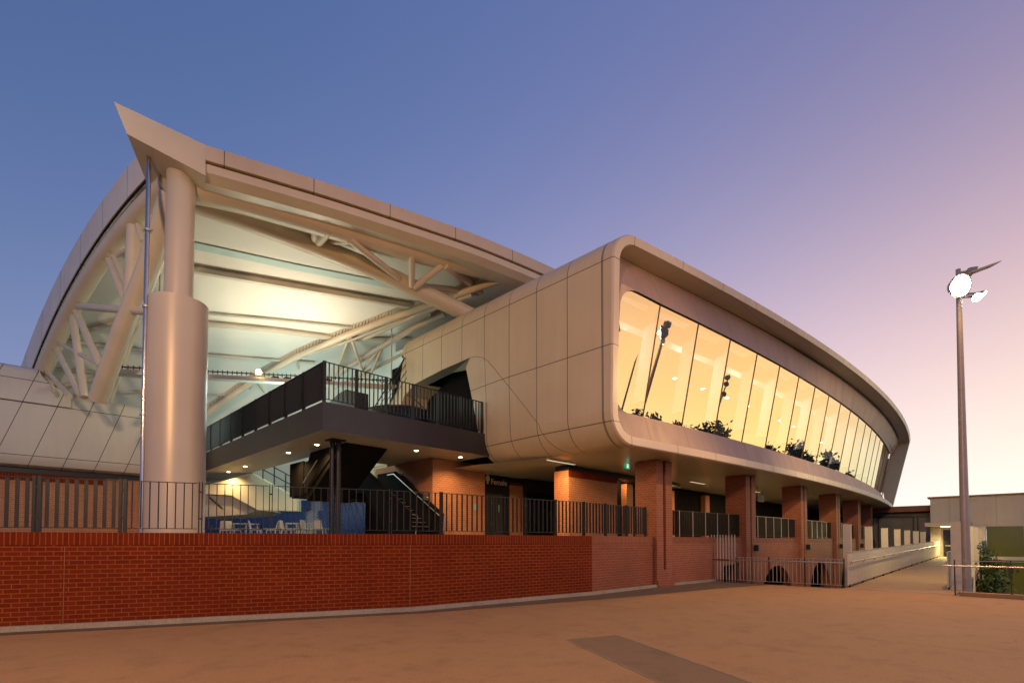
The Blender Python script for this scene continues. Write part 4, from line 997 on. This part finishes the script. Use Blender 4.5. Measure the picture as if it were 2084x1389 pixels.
fb2 = thing('far_stand_building', 'pinkish back building with small dark windows above the far blue seats', 'building', tuple(ond(640, 1030, 50)))
b = MB(); b.prism([ond(*p, 50) for p in ((500, 1000), (720, 1006), (720, 1045), (500, 1045))], FW * 2); b.build('wall', M['room_wall'], fb2)
b = MB(); b.prism([ond(*p, 49.9) for p in ((600, 1006), (638, 1008), (638, 1019), (600, 1018))], FW * .05); b.build('window_band', M['grey_glazing'], fb2)
for k in range(4):
    b = MB(); x0 = 607 + 8 * k; b.prism([ond(*p, 49.8) for p in ((x0, 1008), (x0 + 5, 1008), (x0 + 5, 1013), (x0, 1013))], FW * .05); b.build('window', M['glass_dark'], fb2)
# white chairs and tables on the concourse
ch = thing('plastic_chair', 'white plastic cafe chair on the concourse behind the railing', 'chair', (0, 0, 0), 'white plastic chairs on the concourse')
MB().box(-.22, -.21, .42, .22, .21, .46).build('seat', M['white_plastic'], ch, bevel=.015)
b = MB(); b.hexa([(-.21, .19, .46), (.21, .19, .46), (.21, .225, .46), (-.21, .225, .46)], [(-.17, .27, .84), (.17, .27, .84), (.17, .30, .84), (-.17, .30, .84)]).build('backrest', M['white_plastic'], ch, bevel=.01)
for sx_ in (-1, 1):
    for sy_ in (-1, 1):
        b = MB(); b.beam((sx_ * .19, sy_ * .18, .42), (sx_ * .23, sy_ * .24, 0), .04, .04); b.build('leg', M['white_plastic'], ch)
tb = thing('cafe_table', 'square white cafe table among the white chairs on the concourse', 'table', (0, 0, 0), 'white cafe tables on the concourse')
MB().box(-.38, -.38, .70, .38, .38, .74).build('tabletop', M['white_plastic'], tb, bevel=.01)
for sx_ in (-1, 1):
    for sy_ in (-1, 1): MB().beam((sx_ * .32, sy_ * .32, 0), (sx_ * .32, sy_ * .32, .70), .05, .05).build('leg', M['white_plastic'], tb)
def gpos(px, D): p = ond(px, 1080, D); return V((p.x, p.y, ZF))
for i, (px, D, rz) in enumerate(((461, 22.5, 2.6), (476, 22.0, .6), (521, 21.5, 1.1), (556, 21.8, 3.9), (586, 21.5, .9), (628, 21.0, .7), (650, 21.6, 2.4))):
    if i == 0: ch.location = gpos(px, D); ch.rotation_euler = (0, 0, rz); WLOC[ch.name] = tuple(ch.location)
    else: dup(ch, gpos(px, D), None, rz)
for i, (px, D) in enumerate(((500, 22.4), (606, 22.0))):
    if i == 0: tb.location = gpos(px, D); tb.rotation_euler = (0, 0, .5)
    else: dup(tb, gpos(px, D), None, .3)
gbx = thing('concourse_balustrade', 'glass balustrade with dark posts at the far edge of the concourse', 'railing', tuple(gpos(560, 24)))
b = MB(); b.beam(gpos(430, 24) + V((0, 0, .55)), gpos(690, 24) + V((0, 0, .55)), .04, .03).build('top_rail', M['white_plastic'], gbx)
for px in (431, 572, 614, 654, 684, 530):
    b = MB(); b.beam(gpos(px, 23.9), gpos(px, 23.9) + V((0, 0, .72)), .12, .08); b.build('post', M['black'], gbx)

# ------------------------------------------------------------------ floodlight pole in view
def flood_pole(name, label, base, top, heads, group, lit):
    r = thing(name, label, 'light pole', tuple(base), group)
    base, top = V(base), V(top)
    b = MB(); b.tube([base, lerp(base, top, .5), top + V((0, 0, .0))], [.155, .118, .07], 20).build('pole', M['pole'], r, smooth=True)
    for (off, aim, s, on_) in heads:
        c = top + V(off); a = V(aim).normalized(); up = V((0, 0, 1)); sd = a.cross(up).normalized(); u2 = sd.cross(a)
        b = MB(); b.beam(V((top.x, top.y, c.z)), c - a * .12, .06, .06).build('arm', M['pole'], r)
        b = MB(); b.tube([c - a * s * .95, c - a * s * .75, c - a * s * .2, c], [s * .35, s * .55, s * .92, s], 20); h = b.build('floodlight', M['pole'], r, smooth=True)
        b = MB(); b.tube([c - a * .02, c + a * .012], s * .84, 20); adopt(b.build('lens', M['lamp_glow'] if on_ else M['lens_off']), h)
    return r
pb = V((23.2, 1.3, -3.2)); topv = ond(1950, 548, 17.3); pb = ond(1967, 1200, 17.3); pb.z = -3.2
tocam = (CAM - topv); tocam.z = 0; tocam.normalize()
hd = [((tocam.x * .25 + RT.x * .08, tocam.y * .25 + RT.y * .08, -.66), (-.64, -.76, -.28), .40, True),
      ((RT.x * .62, RT.y * .62, -.98), (tocam.x * .8 + RT.x * .5, tocam.y * .8 + RT.y * .5, -.5), .16, True),
      ((RT.x * .85, RT.y * .85, -.88), (tocam.x * .5 + RT.x * .8, tocam.y * .5 + RT.y * .8, -.5), .15, True),
      ((RT.x * .5, RT.y * .5, -.12), (-FW.x * .3 + RT.x, -FW.y * .3 + RT.y, -.75), .22, False)]
fpl = flood_pole('floodlight_pole', 'tall tapered light pole with lit floodlights at the right of the plaza', pb, topv, hd, 'floodlight poles round the plaza', True)
b = MB(); c = topv + RT * .75 + V((0, 0, -.05)); b.hexa([c + RT * -.45 + V((0, 0, -.16)) - FW * .2, c + RT * .55 + V((0, 0, .22)) - FW * .2, c + RT * .55 + V((0, 0, .22)) + FW * .2, c + RT * -.45 + V((0, 0, -.16)) + FW * .2], [c + RT * -.45 + V((0, 0, -.10)) - FW * .2, c + RT * .58 + V((0, 0, .26)) - FW * .2, c + RT * .58 + V((0, 0, .26)) + FW * .2, c + RT * -.45 + V((0, 0, -.10)) + FW * .2]); b.build('visor', M['slab_white'], fpl)
lh = topv + V(hd[0][0]) + V(hd[0][1]).normalized() * .09; lh3 = topv + V(hd[2][0]) + V(hd[2][1]).normalized() * .09
lamp('SPOT', 'flood_beam', lh, 3600, FLOOD, fpl, target=(9, 3, 0), size=2.35, blend=.8, rad=.07)
lamp('SPOT', 'flood_beam', lh3, 3800, (1, .72, .34), fpl, target=(36, 2.8, 0), size=2.2, blend=.8, rad=.06)
# two more poles of the same plaza, outside the picture (one seen reflected in the glazing)
p2 = flood_pole('floodlight_pole', 'floodlight pole behind the viewer lighting the brick wall and cladding', (-9.5, -1.0, 0), (-9.5, -1.0, 11), [((.4, .4, -.4), (.8, .5, -.5), .3, True), ((.5, -.2, -.6), (1, 0, -.5), .25, True)], 'floodlight poles round the plaza', True)
lamp('SPOT', 'flood_beam', (-8.6, -.5, 10.5), 9000, FLOOD, p2, target=(7, 6.0, 1), size=2.0, blend=.7, rad=.9)
lamp('SPOT', 'flood_beam', (-8.8, -.3, 10.7), 5600, (1, .77, .56), p2, target=(-2.5, 27, 11), size=.95, blend=.6, rad=.9)
hd3 = [((.62 * k, -.62 * k, -.2), (-.5, .6, -.5), .26, False) for k in (-1.6, -.8, 0, .8, 1.6)]
flood_pole('floodlight_pole', 'far floodlight pole with a row of unlit heads, reflected in the first window pane', (44.3, -25, -3.2), (44.3, -25, 14.6), hd3, 'floodlight poles round the plaza', False)
hd4 = [((.45, -.45, -.3), (-.5, .7, -.4), .34, False), ((-.7, .5, -1.2), (-.8, .3, -.5), .32, False), ((-1.1, .9, -2.4), (-.9, .1, -.5), .32, False), ((-.2, .2, .2), (.3, .8, -.5), .30, False)]
flood_pole('floodlight_pole', 'distant unlit floodlight pole reflected in the fourth window pane', (57.3, -18, -3.2), (57.3, -18, 13.6), hd4[:3], 'floodlight poles round the plaza', False)

# ------------------------------------------------------------------ plaza edge fences
def fence(name, label, a, c, nsec, zt, hand, nbar, base=0.0, matb='black', zb=.10):
    r = thing(name, label, 'fence', tuple(V(a)))
    a, c = V(a), V(c); d = c - a; L = d.length; d.normalize(); n = V((-d.y, d.x, 0))
    for k in range(nsec + 1):
        p = a + d * (L * k / nsec); b = MB(); b.beam(p + V((0, 0, base)), p + V((0, 0, zt + .03)), .03, .07, up=n); b.build('post', M['black'], r)
    for k in range(nsec):
        p, q = a + d * (L * k / nsec), a + d * (L * (k + 1) / nsec)
        MB().beam(p + V((0, 0, zt)), q + V((0, 0, zt)), .05, .016).build('top_rail', M['pole'], r); MB().beam(p + V((0, 0, zb)), q + V((0, 0, zb)), .05, .016).build('bottom_rail', M['pole'], r)
        if nbar:
            b = MB(); l = (q - p).length; m = max(2, round(l / nbar))
            for j in range(1, m): e = lerp(p, q, j / m); b.beam(e + V((0, 0, zb)), e + V((0, 0, zt)), .012, .05, up=n)
            b.build('bar_panel', M['pole'], r)
    if hand:
        h = n * hand; b = MB(); b.tube([a + h - d * .25 + V((0, 0, .90)), c + h + V((0, 0, .90))], .024, 10)
        b.build('handrail', M['chrome'], r, smooth=True)
    return r
fence('plaza_edge_fence', 'low metal bar fence with handrail in front of the brick arches', (21.0, 8.15, 0), (21.0, 4.42, 0), 3, 1.02, -.10, .14)
r = thing('bar_gate', 'tall white vertical bar gate between the low brick wall and the edge fence', 'gate', (21.05, 9.2, 0))
b = MB()
for k in range(9):
    y = lerp(9.18, 8.22, k / 8); b.tube([(21.05, y, .02), (21.05, y, 1.93)], .016, 8)
b.build('bar_panel', M['white_plastic'], r); b = MB(); b.beam((21.05, 9.25, 0), (21.05, 9.25, 1.95), .05, .05); b.build('post', M['black'], r)
b = MB(); b.tube([(20.92, 9.5, .90), (20.92, 8.1, .90)], .022, 8); b.build('handrail', M['black'], r); b = MB(); b.beam((21.05, 9.2, .06), (21.05, 8.2, .06), .03, .03); b.build('rail_frame', M['black'], r)
fence('right_edge_fence', 'glass edge fence with brass handrail on a kerb at the right of the plaza', (20.75, 1.45, 0), (20.75, -7.23, 0), 7, 1.06, -.10, 0, matb='pole')
MBk = MB(); MBk.box(20.6, -7.2, .004, 20.95, 1.35, .11); struct(MBk.build('edge_kerb', M['plaza']))

# ------------------------------------------------------------------ bridge, parapets, white posts
bridge = MB(); bridge.hexa([(20.95, 1.45, -.3), (50.5, 1.45, .2), (50.5, 4.5, .2), (20.95, 4.5, -.3)], [(20.95, 1.45, .004), (50.5, 1.45, .50), (50.5, 4.5, .50), (20.95, 4.5, .004)]); struct(bridge.build('bridge_path', M['path']))
def bz(x): return max(0, (x - 20.95) / 29.5 * .5)
for nm, lb, yl, x0, hs in (('bridge_parapet', 'long pale panel parapet with handrail along the left side of the bridge', 4.34, 21.2, -1), ('bridge_parapet', 'pale panel parapet along the right side of the bridge, behind the light pole', 1.72, 22.3, 1)):
    r = thing(nm, lb, 'parapet', (x0, yl, 0), 'bridge parapets')
    b = MB(); b.hexa([(x0, yl, bz(x0) + .09), (50.3, yl, .59), (50.3, yl + .03, .59), (x0, yl + .03, bz(x0) + .09)], [(x0, yl, bz(x0) + 1.25), (50.3, yl, 1.66), (50.3, yl + .03, 1.66), (x0, yl + .03, bz(x0) + 1.25)]).build('panel', M['mesh_panel'], r)
    b = MB(); b.beam((x0, yl + .015, bz(x0) + 1.26), (50.3, yl + .015, 1.67), .06, .03).build('cap_rail', M['pole'], r)
    b = MB(); b.tube([(x0 + .1, yl + hs * .09, bz(x0) + .93), (50.2, yl + hs * .09, 1.40)], .024, 10).build('handrail', M['chrome'], r, smooth=True)
    for k in range(14):
        x = x0 + .3 + 2.1 * k; b = MB(); b.beam((x, yl + .015, bz(x) - .02), (x, yl + .015, bz(x) + .12), .05, .04); b.beam((x, yl + hs * .09, bz(x) + .92), (x, yl + .015, bz(x) + .80), .015, .015); b.build('bracket', M['black'], r)
sl = thing('white_post', 'x', 'post', (0, 0, 0), 'white slab posts along the bridge')
MB().box(-.06, -.13, -4.6, .06, .13, 0).build('slab', M['slab_white'], sl, bevel=.008)
MB().box(-.065, -.135, -.002, .065, .135, .02).build('cap', M['slab_white'], sl)
names = ['nearest', 'second', 'third', 'fourth', 'fifth', 'sixth', 'seventh and farthest']
first = True
for i, px in enumerate((1724, 1767.5, 1800, 1826, 1846, 1863.5, 1878)):
    p = on(px, 1080, (0, 1, 0), 4.58); p.z = 2.27
    lb = '%s white slab post left of the bridge, counted from the plaza' % names[i]
    if first: sl.location = p; sl['label'] = lb; first = False
    else: dup(sl, p, lb)
for i, x in enumerate((22.6, 26.0, 29.4, 32.8, 36.2)):
    p = V((x, 1.53, 2.30)); lb = '%s white slab post right of the bridge, counted from the light pole' % (names[i] if i < 4 else 'fifth and farthest')
    dup(sl, p, lb)

# ------------------------------------------------------------------ low building at the end of the bridge
rb = thing('entrance_building', 'low pale flat-roofed building with glass door at the end of the bridge', 'building', (51, 2, -3.2))
BXx = 51.0
def by(px): r_ = ray(px, 1060); return BXx * r_.y / r_.x
yL = by(1893); yD0, yD1 = by(1918), by(1941); yW = by(2006)
b = MB(); b.box(BXx + .25, -30, 2.75, BXx + 12, yL, 5.0).build('upper_wall', M['pale_wall'], rb)
b = MB(); b.box(BXx + .1, -30.2, 5.0, BXx + 12, yL + .15, 5.12).build('roof_edge', M['roof_red'], rb)
b = MB(); b.box(BXx, yD0 + .1, -3.2, BXx + .5, yL, 2.75); b.box(BXx, yW, -3.2, BXx + .5, yD1 - .1, 2.75); b.build('wall', M['pale_wall'], rb)
b = MB(); b.box(BXx + .4, yD1 - .1, .5, BXx + .5, yD0 + .1, 2.75).build('door_surround', M['slab_white'], rb)
b = MB(); b.box(BXx + .33, yD1, .52, BXx + .40, yD0, 2.55); dr = b.build('glass_door', M['glass_dark'], rb)
b = MB(); b.box(BXx + .30, yD1 + .1, 1.3, BXx + .33, yD0 - .1, 1.36); adopt(b.build('door_handle', M['chrome']), dr)
b = MB(); b.box(BXx - 2.2, by(1978), 2.78, BXx, yL + .1, 3.05).build('porch_canopy', M['slab_white'], rb)
b = MB(); b.box(BXx - 1.6, yD1 - 1.0, 2.74, BXx - .6, yD0 + .0, 2.775).build('porch_light', M['tube_glow'], rb)
lamp('AREA', 'porch_glow', (BXx - 1.4, (yD0 + yD1) / 2 - .6, 2.7), 420, (1, .80, .36), rb, target=(BXx - 3, (yD0 + yD1) / 2, 0), size=1.6)
for k in range(7):
    y1 = yW - .02 - 2.05 * k; b = MB(); b.box(BXx + .3, y1 - 1.95, .55, BXx + .36, y1, 2.74); pn = b.build('window', M['glass_green'], rb); b = MB(); b.box(BXx + .2, y1 - 2.03, -3.2, BXx + .34, y1 - 1.95, 2.74); b.build('mullion', M['slab_white'], rb)
    b = MB(); b.box(BXx + .3, y1 - 1.95, -3.1, BXx + .36, y1, .30).build('window', M['glass_green'], rb)
b = MB(); b.box(BXx + .15, -30, .30, BXx + .36, yW, .55).build('spandrel', M['slab_white'], rb)
lb_ = thing('link_building', 'grey glazed link building with red roof edge beyond the far white posts', 'building', (56, 8, -3.2))
b = MB(); b.box(56, 5.0, -3.2, 60, 12.5, 3.9).build('wall', M['grey_glazing'], lb_)
b = MB(); b.box(55.9, 4.9, 4.25, 66, 16, 4.75); b.build('roof_edge', M['roof_red'], lb_)
b = MB(); b.box(57, 5, 3.9, 60, 16, 4.25).build('upper_wall', M['conc'], lb_)
b = MB()
for y in (5.1, 6.2, 6.5, 9.0, 10.8): b.box(55.9, y, -3.2, 56.0, y + .10, 3.9)
b.box(55.88, 5.0, 3.75, 56.0, 12.5, 3.95); b.build('window_frame', M['dark_fascia'], lb_)

# ------------------------------------------------------------------ shrub and trees
def leafy(b, centre, rad, n, size, squash=1.0, seedk=0):
    rnd = random.Random(seedk); cl = []
    for _ in range(26):
        while True:
            q = V((rnd.uniform(-1, 1), rnd.uniform(-1, 1), rnd.uniform(-1, 1)))
            if .25 < q.length < 1: break
        cl.append((q, rnd.uniform(.18, .38)))
    for _ in range(n):
        q, s = rnd.choice(cl); o = V((rnd.gauss(0, 1), rnd.gauss(0, 1), rnd.gauss(0, 1))) * s * .55
        p = q * .82 + o; p = V((p.x * rad, p.y * rad, p.z * rad * squash)) + centre
        a = V((rnd.gauss(0, 1), rnd.gauss(0, 1), rnd.gauss(0, .6))).normalized(); c = a.orthogonal().normalized(); c.rotate(Matrix.Rotation(rnd.uniform(0, 6.3), 3, a)); d_ = a.cross(c)
        s2 = size * rnd.uniform(.6, 1.3); b.face([p - c * s2, p - d_ * s2 * .42, p + c * s2, p + d_ * s2 * .42])
def tree(name, label, base, h, rad, n, size, mat, cat='tree', squash=1.0, group=None, seedk=0):
    r = thing(name, label, cat, tuple(base), group); base = V(base); c = base + V((0, 0, h - rad * squash))
    b = MB(); b.tube([base, base + V((.05, .03, (h - rad) * .6)), c], [.05 * h ** .8, .04 * h ** .8, .02 * h ** .8], 8)
    rnd = random.Random(seedk + 5)
    for k in range(6):
        e = c + V((rnd.uniform(-.7, .7) * rad, rnd.uniform(-.7, .7) * rad, rnd.uniform(-.3, .7) * rad * squash)); b.tube([lerp(base, c, rnd.uniform(.5, .95)), e], [.012 * h, .004 * h], 5)
    b.build('trunk', M['bark'], r); b = MB(); leafy(b, c, rad, n, size, squash, seedk); b.build('crown', M[mat], r); return r
sb = ond(2012, 1150, 24.0)
tree('leafy_shrub', 'leafy green shrub growing below the right end of the bridge beside the pole', (sb.x, sb.y, -3.2), 4.85, .86, 3600, .085, 'leaf', 'shrub', 2.0, seedk=3)
for i, (x, y, h, rad, lbl) in enumerate(((104, -22, 11.2, 3.9, 'round dark gum tree reflected in the middle window panes'), (112, -15, 11.6, 3.4, 'tall dark gum tree reflected right of the middle panes'), (100, -29, 8.6, 4.0, 'low dark gum tree reflected left of the round one'), (86, -38, 10.0, 4.6, 'broad dark gum tree reflected low in the third pane'), (79, -43, 7.4, 5.0, 'wide dark gum tree reflected between the first panes'), (72, -48, 7.8, 4.6, 'spreading dark gum tree reflected low in the first pane'), (119, -8, 9.6, 2.2, 'small dark gum tree reflected in the far panes'))):
    tree('gum_tree', lbl, (x, y, -3.2), h + 3.2, rad, 1500, .45, 'leaf_dark', 'tree', .8, 'trees reflected in the windows', 20 + i)
